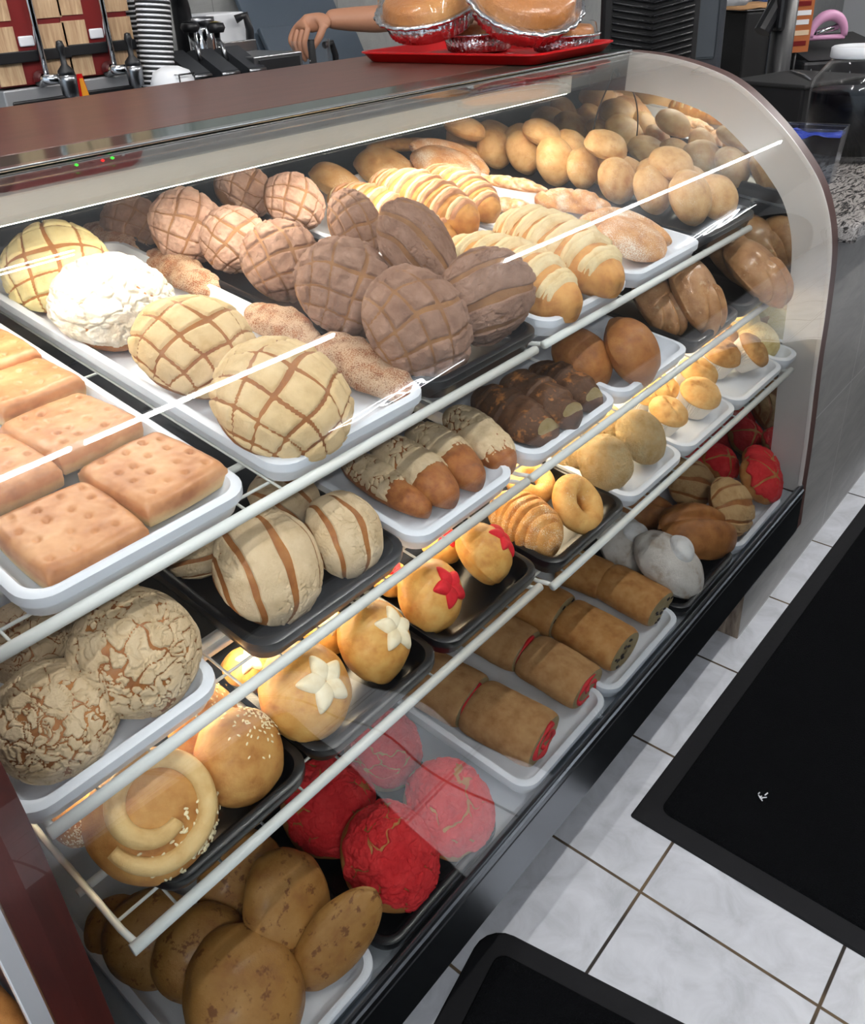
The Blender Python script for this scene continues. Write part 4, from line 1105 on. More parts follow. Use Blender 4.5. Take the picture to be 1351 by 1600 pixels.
put('smooth', 1, 912, 560, 98, 'S2', 'large smooth brown bun in the shade on the left', 50, -10, 0, group='smooth brown buns')
G = 'glazed finger breads'
put('paw', 0, 1088, 455, 94, 'S2', 'glazed brown bread with finger lobes at the front of its black tray', 42, 10, 5, lift=.004, group=G)
put('paw', 1, 1030, 470, 80, 'S2', 'glazed finger bread half hidden behind the smooth brown bun', 55, -10, -10, group=G)
put('paw', 0, 1182, 420, 92, 'S2', 'glazed finger bread lying in the tray by the end mirror', 60, 5, 0, group=G)
put('paw', 1, 1172, 385, 84, 'S2', 'glazed finger bread behind the last one, under the top shelf', 60, 5, 0, lift=.0, group=G)

# ------------------------------------------------------------------ lowest shelf
put('spiral', 0, 243, 1272, 206, 'S3L', 'big sesame bread with a raised coil of dough at the near end', 52, -5, -30, lift=.002)
G = 'sesame buns'
put('sesame', 0, 377, 1180, 152, 'S3L', 'shiny round sesame bun at the right of the near black tray', 48, 15, 0, lift=.002, group=G)
put('sesame', 1, 318, 1122, 122, 'S3L', 'sesame bun behind the shiny round one', 55, 15, 40, lift=.012, group=G)
put('sesame', 2, 205, 1215, 110, 'S3L', 'sesame bun behind the coiled bread', 60, -10, 90, group=G)
put('sesame', 1, 128, 1268, 100, 'S3L', 'sesame bun at the far left behind the coiled bread', 60, -25, 200, group=G)
G = 'rolls with white stars'
put('star', 0, 481, 1078, 156, 'S3L', 'amber roll with a white dough star at the left front of its tray', 50, 12, 10, lift=.004, group=G)
put('star', 1, 588, 998, 132, 'S3L', 'amber roll with a white dough star at the right of its tray', 45, 28, 0, lift=.004, group=G)
put('star', 0, 388, 1045, 82, 'S3L', 'amber roll half hidden behind the left star roll', 75, 0, 60, group=G)
put('star', 1, 512, 985, 78, 'S3L', 'amber roll behind the right star roll', 75, 0, 90, group=G)
G = 'rolls with red stars'
put('redstar', 0, 675, 927, 120, 'S3L', 'golden roll with a red dough star facing the glass', 44, 18, 15, lift=.004, group=G)
put('redstar', 1, 757, 862, 106, 'S3L', 'golden roll with a red star on its right side', 40, 55, 0, lift=.004, group=G)
put('redstar', 0, 692, 850, 66, 'S3L', 'golden roll behind the two red star rolls', 70, 0, 100, group=G)
put('redstar', 1, 612, 903, 62, 'S3L', 'golden roll half hidden left of the red star rolls', 75, 0, 160, group=G)
bar(775, 775, 870, 850, 96, 'S3R', 'ridged sugared loaf at the front of the black tray', 'ridge', 'ridged_loaf', 1.5, .06, .3, creases=9)
put('ring', 0, 903, 788, 98, 'S3R', 'ring bread leaning on the ridged loaf', 48, 10, 0, lift=.006)
put('ring', 1, 828, 752, 84, 'S3R', 'ring bread at the back of the black tray', 70, 0, 0, lift=.01)
G = 'yellow crusty rolls'
put('yellow', 0, 948, 722, 96, 'S3R', 'yellow crusty roll at the front of the white tray', 52, -5, 0, lift=.003, group=G)
put('yellow', 1, 1003, 680, 92, 'S3R', 'yellow crusty roll at the right of the white tray', 50, 15, 0, lift=.006, group=G)
put('yellow', 2, 893, 705, 72, 'S3R', 'yellow crusty roll in the left back of the white tray', 65, 0, 50, group=G)
put('yellow', 0, 945, 664, 80, 'S3R', 'yellow crusty roll in the middle back of the white tray', 65, 0, 120, group=G)
G = 'golden muffins'
for x, y, w, l in ((1040, 650, 64, 'golden muffin in a white paper cup at the front'), (1090, 622, 66, 'golden muffin with a crooked crack, right of the front one'), (1086, 588, 64, 'golden muffin seen from the side at the back'), (1030, 610, 56, 'golden muffin half hidden behind the front one'), (1000, 622, 50, 'golden muffin at the left back of its tray')):
    put('muffin', x % 3, x, y, w, 'S3R', l, 74, (x*13 % 60)-30, x, lift=.002, group=G)
G = 'brown muffins'
for x, y, w, l in ((1122, 560, 64, 'brown muffin with a split top at the front left of its tray'), (1168, 552, 62, 'brown muffin lying on its side against the tray rim'), (1172, 522, 56, 'brown muffin behind the one lying on its side'), (1122, 528, 56, 'brown muffin at the back left of its tray')):
    put('muffin_brown', x % 3, x, y, w, 'S3R', l, 76 if x != 1168 else 50, 20 if x == 1168 else -10, x, lift=.002, group=G)
G = 'pale yellow rolls by the mirror'
put('paleyellow', 0, 1214, 508, 66, 'S3R', 'pale yellow roll at the front of the narrow tray', 60, 0, 0, lift=.0, group=G)
put('paleyellow', 1, 1180, 490, 56, 'S3R', 'pale yellow roll behind the brown muffins', 60, 0, 70, lift=.03, group=G)

# ------------------------------------------------------------------ bottom deck
G = 'brown glazed flat breads'
put('glaze', 0, 385, 1552, 186, 'B', 'brown flat bread lying at the front of the near tray', 62, 0, 0, lift=.002, group=G)
put('glaze', 1, 528, 1468, 106, 'B', 'brown flat bread standing on edge at the right, narrow and pointed', 22, -38, 100, (.66, 1.10, .45), lift=.004, group=G)
put('glaze', 2, 452, 1410, 150, 'B', 'brown flat bread with a split leaning in the middle', 40, 10, 0, lift=.016, group=G)
put('glaze', 1, 318, 1490, 140, 'B', 'brown flat bread with torn pale edge left of the middle', 50, -20, 60, lift=.006, group=G)
put('glaze', 0, 378, 1368, 132, 'B', 'brown flat bread at the back under the wire shelf', 50, 0, 90, lift=.01, group=G)
put('glaze', 2, 240, 1465, 140, 'B', 'brown flat bread at the left behind the shelf rail', 55, -10, 30, lift=.0, group=G)
put('glaze', 1, 180, 1450, 90, 'B', 'brown flat bread beside the wooden post, mostly hidden', 60, -10, 130, lift=.0, group=G)
G = 'red conchas on the black tray'
put('concha_red_red', 0, 612, 1335, 160, 'B', 'red concha at the front of the black tray', 60, 10, 0, lift=.002, group=G)
put('concha_red_red', 1, 702, 1260, 150, 'B', 'red concha with bare tan side at the right of the black tray', 62, 5, 200, group=G)
put('concha_red_red', 2, 515, 1258, 150, 'B', 'red concha in the shade at the left of the black tray', 62, -10, 90, group=G)
put('concha_red_red', 0, 600, 1168, 124, 'B', 'red concha with a white flake, at the back of the black tray', 66, 0, 130, lift=.004, group=G)
G = 'red-swirled rolls'
swirl(742, 1100, 850, 1158, 108, 'B', 'red-swirled roll piece at the front left of its tray', group=G)
swirl(640, 1045, 738, 1097, 108, 'B', 'red-swirled roll piece behind the front left one', group=G)
swirl(828, 1022, 918, 1076, 92, 'B', 'red-swirled roll piece at the front right of its tray', group=G)
swirl(735, 972, 822, 1018, 92, 'B', 'red-swirled roll piece behind the front right one', group=G)
G = 'rolls with dark filling'
swirl(884, 966, 976, 1018, 92, 'B', 'golden roll piece with dark filling at the front left of its tray', 'dark', group=G)
swirl(792, 922, 878, 963, 94, 'B', 'golden roll piece with dark filling behind the front left one', 'dark', group=G)
swirl(948, 906, 1032, 952, 82, 'B', 'golden roll piece with dark filling at the front right of its tray', 'dark', group=G)
swirl(880, 882, 948, 908, 78, 'B', 'golden roll piece with dark filling behind the front right one', 'dark', group=G)
G = 'floured knob breads'
put('powder', 0, 1050, 878, 108, 'B', 'white floured bread with a round knob at the front of its tray', 60, 20, 25, lift=.0, group=G)
put('powder', 1, 978, 846, 92, 'B', 'grey-white floured bread at the left behind the front one', 58, 0, -30, lift=.0, group=G)
put('crease', 0, 1092, 828, 98, 'B', 'smooth brown roll with a long crease', 62, 15, 60, (.78, .82, .9), lift=.002)
put('crease', 1, 1012, 800, 74, 'B', 'brown roll in the shade under the lowest shelf', 70, 0, 40)
G = 'tan line-cut conchas'
put('concha_tan_lines', 0, 1143, 790, 92, 'B', 'tan concha with curved cuts at the front of the far tray', 40, 10, 70, lift=.003, group=G)
put('concha_tan_lines', 1, 1080, 755, 80, 'B', 'tan concha half in shade behind the creased roll', 45, -20, 40, lift=.006, group=G)
G = 'red conchas at the far end'
put('concha_red_cross', 0, 1190, 748, 82, 'B', 'red concha with a cross cut at the front of the far tray', 45, 5, 10, lift=.006, group=G)
put('concha_red_cross', 1, 1125, 722, 68, 'B', 'red concha with bare brown side left of the cross-cut one', 55, 10, 60, lift=.004, group=G)
put('concha_red_cross', 2, 0, 0, 0, 'B', 'red concha in the shade behind the cross-cut one', 60, 0, 0, group=G, D=.105, at=(1.66, .70))
put('concha_red_cross', 0, 1216, 700, 66, 'B', 'red concha against the end mirror', 50, 0, 90, lift=.02, group=G)
put('concha_red_cross', 1, 1110, 690, 60, 'B', 'red concha farthest back in the far tray', 65, 0, 190, lift=.0, group=G)
# ------------------------------------------------------------------ on the case top: red tray with four cakes in foil pans
def rot_frame(loc, rz): return Matrix.Translation(loc) @ Matrix.Rotation(rz, 4, 'Z')
TZ = 1.2632
N0 = V((1.457, .983, TZ))
FT = rot_frame(N0, R(2.5))        # local x: short side to the far end, local y: long side to the back
def red_tray():
    W, L, n = .33, .45, 28
    def rl(ins, z, r):
        o = []
        for cx, cy, a0 in ((W-ins-r, L-ins-r, 0), (ins+r, L-ins-r, 90), (ins+r, ins+r, 180), (W-ins-r, ins+r, 270)):
            for k in range(7): a = R(a0+k*15); o.append(V((cx+r*cos(a), cy+r*sin(a), z)))
        return o
    lp = [rl(.022, 0, .02), rl(.018, .001, .022), rl(.004, .017, .03), rl(0, .018, .032), rl(0, .021, .032), rl(.004, .0215, .03), rl(.010, .0195, .026), rl(.022, .005, .02), rl(.026, .003, .018)]
    vs = sum(lp, []); fs = [[i*n+k, i*n+(k+1) % n, (i+1)*n+(k+1) % n, (i+1)*n+k] for i in range(len(lp)-1) for k in range(n)]
    fs += [list(range(n))[::-1], list(range((len(lp)-1)*n, len(lp)*n))]
    o = obj('serving_tray', (vs, fs), M['red_plastic'], None, True); o.data.set_sharp_from_angle(angle=R(50)); o.matrix_world = FT
    tag(o, 'glossy red plastic tray of foil cake pans on the brown case top', 'tray')
red_tray()
B['flan'] = bread('caramel_cake_top', (206, 150, 88), (180, 118, 62), (140, 84, 42), rough=.3, coat=.5, scale=5, bump=.4)
def foil_pan(mw, label, lid=True):
    t = empty('foil_cake_pan', label=label, cat='cake pan', group='foil cake pans on the red tray'); t.matrix_world = mw
    fl = lambda r, z, a: r*(1+.022*cos(a*44))
    MB().lathe([(0, 0), (.070, 0), (.074, .003), (.084, .036), (.0835, .036), (.073, .005), (0, .003)], 132, mod=lambda r, z, a: r*(1+(.02*cos(a*44) if .002 < z and r > .06 else 0))).build('pan', M['foil'], t, True)
    m = MB().lathe([(.0825, .0355), (.092, .037), (.0955, .0355), (.0965, .039), (.0935, .041), (.084, .039)], 132, mod=lambda r, z, a: r*(1+.012*cos(a*30)+.008*sin(a*17))); m.build('rim', M['foil'], t, True)
    MB().lathe([(0, .004), (.073, .006), (.0815, .034), (.078, .052), (.07, .060), (.03, .064), (0, .065)], 48).build('cake', B['flan'], t, True)
    if lid:
        MB().lathe([(.092, .0405), (.0885, .042), (.082, .066), (.076, .070), (.0, .0715)], 132, mod=lambda r, z, a: r*(1+(.020*cos(a*40) if .045 < z < .068 else 0))).build('clear_lid', M['clear'], t, True)
    return t
def FTp(x, y, z, rx=0, ry=0, rz=0):
    return FT @ Matrix.Translation((x, y, z)) @ Matrix.Rotation(rz, 4, 'Z') @ Matrix.Rotation(rx, 4, 'X') @ Matrix.Rotation(ry, 4, 'Y')
def S_(m, k): return m @ Matrix.Scale(k, 4)
foil_pan(S_(FTp(.225, .285, .006), .92), 'foil cake pan lying flat at the back of the red tray, half hidden')
foil_pan(S_(FTp(.125, .335, .060, R(4), R(-20)), 1.22), 'tilted foil cake pan at the left end of the red tray')
foil_pan(S_(FTp(.125, .120, .076, R(30), R(-17)), 1.28), 'tipped foil pan whose brown caramel cake shows through the clear lid')
foil_pan(S_(FTp(.245, .085, .006), .80), 'small foil cake pan at the right corner of the red tray')

# ------------------------------------------------------------------ granite counter on a tiled half wall at the far end
struct(MB().box((1.64, .515, 0), (1.845, .66, .232)).build('trim_1', M['worn_wood']))
struct(MB().box((1.644, .5145, 0), (1.845, .6, .2325)).build('trim_2', M['wall_tile']))
struct(MB().box((1.845, .515, 0), (5.2, .63, .905)).build('wall_front', M['wall_tile']))
cc = empty('cash_counter', (3.5, .95, 0), label='grey speckled granite counter on a tiled half wall beyond the case', cat='counter')
def ccp(o): o.parent = cc; o.matrix_parent_inverse = Matrix.Translation((-3.5, -.95, 0)); return o
ccp(MB().box((1.85, .475, .905), (5.2, 1.70, .945), .008).build('granite_top', M['granite']))
ccp(MB().box((1.86, .632, 0), (5.2, 1.66, .904)).build('cabinet', M['darkgrey']))
GZ = .945
def standing(name, parts_fn, loc, rz, label, cat, group=None):
    t = empty(name, loc, (0, 0, rz), label=label, cat=cat, group=group); parts_fn(t); return t
# big jar of dark drink
p = at_z(1330, 258, GZ); jc = V((p.x+.10, p.y+.05, GZ))
def jar(t):
    MB().lathe([(0, 0), (.098, 0), (.105, .008), (.106, .205), (.100, .235), (.078, .268), (.066, .285), (.066, .315), (.0645, .315), (.064, .285), (.076, .265), (.0975, .233), (.103, .205), (.102, .01), (0, .006)], 48).build('glass_body', M['clear'], t, True)
    MB().lathe([(0, .022), (.1005, .022), (.1015, .195), (.1, .197), (0, .197)], 48).build('drink', M['cola'], t, True)
    MB().lathe([(.0, .318), (.050, .318), (.052, .322), (.066, .322), (.071, .318), (.0715, .292), (.069, .290), (.069, .314), (.0, .314)][::-1], 48).build('screw_lid', M['white'], t, True)
_j = standing('drink_jar', jar, jc, 0, 'big glass jar of dark drink with a white lid on the granite counter', 'jar')
_j.scale = (1.04, 1.04, .84)
# clear tub with blue lining
def tub(t):
    def bxl(a, b, h, w0):
        m = MB(); 
        vs = []
        for z, k in ((0, .84), (h, 1.0)):
            for sx, sy in ((-1, -1), (1, -1), (1, 1), (-1, 1)): vs.append((sx*a*k, sy*b*k, z))
        for z, k in ((h, .985), (.004, .82)):
            for sx, sy in ((-1, -1), (1, -1), (1, 1), (-1, 1)): vs.append((sx*a*k, sy*b*k, z))
        fs = [[3, 2, 1, 0]]
        for r in range(3): fs += [[r*4+i, r*4+(i+1) % 4, r*4+4+(i+1) % 4, r*4+4+i] for i in range(4)]
        fs.append([12, 13, 14, 15]); return m.add(vs, fs)
    bxl(.044, .070, .12, 0).build('tub', M['tubc'], t)
    MB().tube([(-.044, -.070, .12), (.044, -.070, .12), (.044, .070, .12), (-.044, .070, .12)], .003, 8, closed=True).build('rim', M['tub'], t, True)
    m = MB(); n = 14; vs = []; fs = []
    for j in range(n+1):
        for i in range(n+1):
            x = -.041+.082*i/n; y = -.066+.132*j/n; vs.append((x*.98, y*.98, .104+.012*noise.noise(V((x*30, y*30, 1)))))
    for j in range(n):
        for i in range(n): a = j*(n+1)+i; fs.append([a, a+1, a+n+2, a+n+1])
    m.add(vs, fs).build('blue_lining', M['blue'], t, True)
M['tub'] = M['tubc'] = thin_glass('translucent_tub', (.86, .89, .93, 1), 1.6, .2)
p = at_z(1279, 282, GZ)
standing('plastic_tub', tub, (p.x+.0, p.y+.03, GZ), R(8), 'clear plastic tub with a blue lining on the granite beside the jar', 'tub')
# dark box wrapped in clear film
def wbox(t):
    MB().box((-.16, -.13, 0), (.16, .13, .14), .008).build('box', M['black'], t)
    MB().box((-.165, -.135, .132), (.165, .135, .146), .006).build('lid', M['black_matte'], t)
    m = MB()
    m.tube([(.168+.008*(k % 2), -.13+.26*k/23, .148-.045*(k % 2)-.01*(k % 3)) for k in range(24)]+[(.10, .10, .149), (.0, -.02, .151), (-.06, -.08, .149)], .0026, 6)
    m.build('film_wrap', M['film'], t, True)
M['film'] = flat('crumpled_film', (120, 122, 126), .15)
standing('storage_box', wbox, (2.92, 1.0, GZ), R(-15), 'black lidded box with crumpled film, on the granite at the foot of the pole', 'box')
# monitor pole with orange tag
def pole(t):
    MB().lathe([(0, 0), (.09, 0), (.09, .012), (.045, .02), (.038, .03), (.038, .62), (0, .62)], 28).build('pole', M['black'], t, True)
    MB().box((-.05, -.05, .25), (-.02, .05, .42), .012).tube([(-.03, 0, .34), (-.09, -.02, .25)], .028, 10).build('arm', M['black'], t)
    MB().box((-.13, -.03, .62), (.13, .0, .80), .01).build('screen', M['black'], t)
    return t
pp = at_y(1211, 140, 1.20)
standing('display_pole', pole, (pp.x, 1.20, GZ), R(-40), 'thick black pole of a customer display on the counter', 'pole')
# framed notice on the pole
def notice(t):
    MB().box((-.045, -.006, -.13), (.045, .006, .10), .001).build('board', M['orange'], t)
    MB().tube([(0, .003, GZ-q.z+.004), (0, .003, -.12)], .004, 8).build('stem', M['black'], t, True)
    MB().lathe([(0, GZ-q.z), (.045, GZ-q.z), (.043, GZ-q.z+.008), (0, GZ-q.z+.010)], 20).build('foot', M['black'], t, True)
    for k, (z, w, mt) in enumerate(((.06, .035, 'white'), (.03, .03, 'maroon_print'), (-.0, .035, 'white'), (-.03, .03, 'white'), (-.065, .036, 'cream'), (-.10, .03, 'maroon_print'))):
        MB().box((-w, -.0075, z-.008), (w, -.0058, z+.008)).build('printed_line', M[mt], t)
M['orange'] = flat('orange_notice', (168, 96, 52), .5); M['cream'] = flat('cream_print', (214, 190, 160), .6)
q = at_y(1252, 20, 1.22)
standing('notice_card', notice, q, R(-35), 'small orange and brown notice card on a slim stand beside the black pole', 'sign')
# stapler, terminal
def terminal(t):
    MB().box((-.22, -.16, 0), (.22, .16, .10), .015).build('base', M['black'], t)
    MB().prism([(-.16, .10), (.16, .10), (.16, .17), (-.05, .13)], -.2, .2).build('sloped_top', M['black_matte'], t)
    MB().tube([(.225, -.12, .085), (.225, .12, .085)], .03, 12).build('paper_roll_cover', M['grey'], t, True)
p = at_y(1272, 118, 1.3)
standing('cash_register', terminal, (p.x+.1, 1.28, GZ), R(-38), 'wide black cash register behind the pole', 'register')
def tape(t):
    pts = [(-.075*cos(pi*k/18), 0, .078*sin(pi*k/18)-.004) for k in range(19)]
    MB().tube(pts, [.012+.009*sin(pi*k/18) for k in range(19)], 12).tube([(-.08, 0, -.005), (.075, 0, -.008)], .010, 8).build('pink_body', M['pink'], t, True)
    MB().tube([(-.05, 0, .012), (.04, 0, .03)], .012, 8).build('steel_jaw', M['chrome'], t, True)
M['pink'] = flat('pink_plastic', (206, 150, 186), .4)
p = at_y(1296, 44, 1.27)
standing('stapler', tape, (p.x-.02, 1.27, 1.127), R(-40), 'pink stapler standing on the black cash register', 'stapler')
# receipt printer with paper bag, and the louvred screen backs
def printer(t):
    MB().box((-.10, -.12, 0), (.10, .12, .285), .01).build('body', M['black_matte'], t)
    MB().box((.012, -.124, .0), (.090, -.119, .275), .004).build('side_panel', M['darkgrey'], t)
    MB().box((-.1, -.12, .285), (.1, .12, .292), .003).build('cover', M['black'], t)
p = at_y(1165, 90, 1.55)
standing('receipt_printer', printer, (p.x, 1.54, GZ), R(-38), 'tall black receipt printer with a grey side panel', 'printer')
m = MB(); vs = []; fs = []
for j in range(9):
    for i in range(13):
        x = -.15+.3*i/12; y = -.08+.16*j/8; vs.append((x, y, .018*(1-(2*i/12-1)**4)*(1-(2*j/8-1)**4)+.006*noise.noise(V((x*20, y*20, 0)))))
k0 = len(vs); vs += [(v[0], v[1], 0) for v in vs]
for j in range(8):
    for i in range(12): a = j*13+i; fs += [[a, a+1, a+14, a+13], [k0+a+13, k0+a+14, k0+a+1, k0+a]]
o = m.add(vs, fs).build('paper_bag', flat('brown_kraft_paper', (170, 130, 88), .8), None, True)
o.location = (p.x-.02, 1.54, GZ+.294); o.rotation_euler = (0, 0, R(-30)); tag(o, 'flat brown paper bag lying on the receipt printer', 'bag')
m = MB().lathe([(0, -.0), (.05, .0), (.07, .03), (.06, .07), (.02, .10), (0, .105)], 28, mod=lambda r, z, a: r*(1+.22*noise.noise(V((cos(a)*2, sin(a)*2, z*40)))))
o = m.build('plastic_bag', M['white'], None, True); q = at_y(1143, 14, 1.54); o.location = (q.x, 1.54, GZ+.312); tag(o, 'crumpled white plastic bag on the brown paper bag', 'bag')
def louvre(t):
    MB().box((-.15, -.02, -.02), (.15, .05, .36), .02).build('case', M['black_matte'], t)
    m = MB()
    for k in range(17):
        z = .02+k*.0185
        for sgn in (-1, 1): m.tube([(0, -.026, z-.012), (sgn*.125, -.026, z+.012)], .0045, 6)
    m.build('louvres', M['black'], t, True)
    MB().box((-.09, 0, -.12), (.09, .04, -.02), .01).build('stand', M['black'], t)
q = at_y(992, 60, 1.45)
standing('register_screen', louvre, (q.x, 1.40, 1.065), R(-48), 'black louvred back of a register screen behind the case end', 'screen')
q = at_y(1066, 40, 1.4)
def louvre2(t):
    MB().box((-.10, -.02, -.14), (.10, .06, .30), .02).build('case', M['darkgrey'], t)
    MB().box((-.07, -.0235, .05), (.07, -.0195, .24), .006).build('hatch', M['dark_hatch'], t)
    MB().tube([(-.13, .0, -.09), (-.11, .01, .03), (-.12, .05, .2)], .012, 8).build('cable_arm', M['grey'], t, True)
M['dark_hatch'] = flat('grey_blue_hatch', (74, 80, 86), .45)
standing('register_stand', louvre2, (q.x, 1.36, 1.085), R(-48), 'dark grey stand with a square hatch beside the louvred screen', 'stand')
q = at_y(1186, 12, 1.64)
o = MB().lathe([(0, 0), (.032, 0), (.034, .01), (.034, .36), (.02, .40), (0, .40)], 24).build('blue_bottle', flat('navy_blue_plastic', (30, 52, 92), .35), None, True); o.location = (q.x, 1.64, GZ); tag(o, 'navy blue bottle between the printer and the black pole', 'bottle')

# ------------------------------------------------------------------ the drinks counter along the back wall
bc = empty('back_counter', (1.3, 2.4, 0), label='steel drinks counter along the grey back wall', cat='counter')
o = MB().box((-.6, -.32, .88), (1.1, .348, .92), .004).build('worktop', M['steel'], bc)
o = MB().box((-.58, -.28, 0), (1.08, .34, .88)).build('cabinet', M['darkgrey'], bc)
BZ = .92
# two tea dispensers
def dispenser(pxc, zb, label):
    y = 2.12; c = at_y(pxc, 100, y); x = c.x
    t = empty('drink_dispenser', (x, y, BZ), label=label, cat='drink dispenser', group='plank-print drink dispensers')
    h = .52; zb = at_y(pxc, zb, y).z-BZ
    MB().box((-.090, .004, zb), (.090, .24, zb+.62), .004).build('body', M['maroon_print'], t)
    for x0, x1 in ((-.090, -.030), (.030, .094)):
        for z0, z1 in ((zb+.004, zb+.125), (zb+.137, zb+.40)):
            MB().box((x0, .0, z0), (x1, .005, z1)).build('plank_panel', M['pan_wood'], t)
    MB().box((-.090, .0, -.0), (.090, .24, zb-.004), .004).build('steel_base', M['base_steel'], t)
    MB().box((-.075, -.003, zb-.10), (.075, .002, zb-.03), .004).build('recess', M['black'], t)
    MB().box((-.091, -.012, zb+.050), (.091, .0, zb+.074), .002).build('strap', M['black'], t)
    MB().box((-.024, -.003, zb+.082), (.012, .004, zb+.104), .003).build('white_label', M['white'], t)
    MB().box((.016, -.003, zb+.086), (.030, .004, zb+.104), .002).build('white_label', M['white'], t)
    MB().tube([(.012, -.020, zb+.01), (.012, -.020, zb+.42)], .0075, 12).build('sight_tube', M['chrome'], t, True)
    f = empty('tap', (.028, -.03, zb+.0)); f.parent = t
    MB().tube([(-.022, .03, .012), (-.020, 0, .012), (.01, -.02, .010)], [.019, .012, .011], 12).build('shank', M['chrome'], f, True)
    MB().lathe([(0, -.062), (.005, -.062), (.007, -.045), (.011, -.030), (.018, -.026), (.020, .005), (.021, .018), (0, .02)], 20, (.014, -.026, 0)).build('spout', M['steel'], f, True)
    MB().lathe([(0, .018), (.020, .018), (.018, .028), (.007, .04), (.006, .066), (.010, .078), (.007, .09), (0, .092)], 18, (.014, -.026, 0)).build('handle', M['black'], f, True)
dispenser(54, 133, 'plank-print drink dispenser with chrome tap, the left of the two')
dispenser(164, 117, 'plank-print drink dispenser with chrome tap, beside the cup stack')
q = at_y(132, 136, 2.06); o = MB().prism([(-.002, -.05), (.002, -.05), (.002, .045), (-.002, .045)], -.012, .012).build('tag_card', M['yellow_tag']) if False else None
M['yellow_tag'] = flat('amber_warning_print', (226, 150, 30), .5)
t = empty('warning_sticker', at_y(133, 150, 2.10), (0, 0, R(0)), label='amber and red warning tag between the two drink taps', cat='sign')
m = MB().add([(-.014, 0, -.03), (.016, 0, -.03), (.004, 0, .05), (-.010, 0, .05), (-.014, .004, -.03), (.016, .004, -.03), (.004, .004, .05), (-.010, .004, .05)], [[0, 1, 2, 3], [7, 6, 5, 4], [0, 4, 5, 1], [1, 5, 6, 2], [2, 6, 7, 3], [3, 7, 4, 0]])
m.build('red_backing', M['red_plastic'], t)
MB().add([(-.008, -.001, -.010), (.013, -.001, -.010), (.003, -.001, .040), (-.006, -.001, .040)], [[0, 1, 2, 3]]).build('amber_face', M['yellow_tag'], t)
MB().box((-.008, -.0015, -.028), (.014, -.0002, -.012)).build('white_strip', M['white'], t)

# stacks of paper cups in a black wire holder
cupm = {}
def cup_mesh():
    m = MB().lathe([(0, 0), (.028, 0), (.030, .002), (.041, .108), (.0425, .110), (.0415, .112), (.040, .110), (.029, .006), (0, .006)], 28)
    return meshdata('cup', m.v, m.f, M['paper'])
def rim_mesh():
    m = MB().tube([(.0405*cos(2*pi*k/28), .0405*sin(2*pi*k/28), .1035) for k in range(28)], .0030, 6, closed=True)
    return meshdata('dark_band', m.v, m.f, M['black_matte'])
CM, RM = cup_mesh(), rim_mesh()
for st, (px, py, y, n, lean, lb) in enumerate(((248, 122, 2.08, 52, .12, 'front paper cup stack'), (212, 60, 2.22, 48, .0, 'rear paper cup stack'))):
    b = at_y(px, py, y)
    for i in range(n):
        z = BZ+.1135+.0115*i
        t = empty('paper_cup', V((b.x+lean*(z-b.z), y, z)), (0, R(180)+lean, 0), label='white paper cup with a dark band, one of the '+lb, cat='cup', group=lb)
        link('cup', CM, t); link('dark_band', RM, t)
t = empty('cup_holder', at_y(254, 118, 2.08), label='black wire holder around the paper cups', cat='holder')
m = MB()
for k in range(8): a = 2*pi*k/8; m.tube([(.05*cos(a), .05*sin(a), -.26), (.05*cos(a), .05*sin(a), .05)], .002, 6)
for z in (-.25, -.1, .05): m.tube([(.05*cos(2*pi*k/24), .05*sin(2*pi*k/24), z) for k in range(24)], .0022, 6, closed=True)
m.build('wire_cage', M['black'], t, True)
t.location.z += -.09
t = empty('cup_lid_stack', at_y(270, 128, 2.02), label='white domed cup lids in a black wire rack beside the cups', cat='lids')
MB().lathe([(.055, -.05), (.055, .0), (.045, .025), (.02, .036), (0, .038)], 28).build('lids', M['white'], t, True)
m = MB()
for dx in (-.02, .025): m.tube([(dx, -.06, -.3), (dx, -.06, .02), (dx, .06, .02), (dx, .06, -.3)], .002, 6)
m.tube([(-.02, -.06, .02), (.025, -.06, .02)], .002, 6); m.build('wire_rack', M['black'], t, True)
# row of lidded condiment pans
M['lid_grey'] = flat('charcoal_lid', (44, 46, 50), .35)
def pan(px, py, label):
    b = at_y(px, py, 2.06); t = empty('condiment_pan', (b.x, 2.12, b.z), label=label, cat='condiment pan', group='black lidded condiment pans')
    MB().box((-.030, -.055, BZ-b.z), (.030, .075, -.035), .006).build('pan', M['black'], t)
    m = MB().prism([(-.062, -.036), (.08, -.036), (.08, .030), (.045, .036), (-.062, -.016)], -.029, .029); m.build('hinged_lid', M['lid_grey'], t)
    MB().tube([(-.029, -.064, -.024), (.029, -.064, -.024)], .0055, 8).build('lid_edge', M['steel'], t, True)
    return t
pan(312, 104, 'black lidded condiment pan nearest the cups'); 
pan(357, 100, 'black lidded condiment pan in the middle of three')
pan(399, 95, 'black lidded condiment pan at the right of three')
def pump(px, py, c, label):
    b = at_y(px, py, 2.2); t = empty('pump_dispenser', (b.x, 2.2, b.z), label=label, cat='pump', group='pumps behind the condiment pans')
    MB().tube([(0, 0, -.10), (0, 0, .02)], .009, 12).build('stem', M['chrome'], t, True)
    MB().lathe([(0, .018), (.02, .018), (.026, .03), (.022, .042), (0, .045)], 20).build('knob', M['black'], t, True)
    MB().lathe([(0, .0452), (.018, .0448), (.0, .048)], 20).build('cap_disc', M[c], t, True)
    MB().tube([(0, 0, -.0), (-.02, -.04, -.01), (-.025, -.06, -.05)], .007, 10).build('nozzle', M['steel'], t, True)
    MB().lathe([(0, BZ-b.z), (.035, BZ-b.z), (.035, -.11), (.012, -.10), (0, -.10)], 20).build('bottle', M['black'], t, True)
M['olive'] = flat('olive_cap', (110, 98, 40), .5)
pump(340, 62, 'olive', 'black pump with an olive cap between the condiment pans')
pump(300, 62, 'black', 'black pump beside the steel canister')
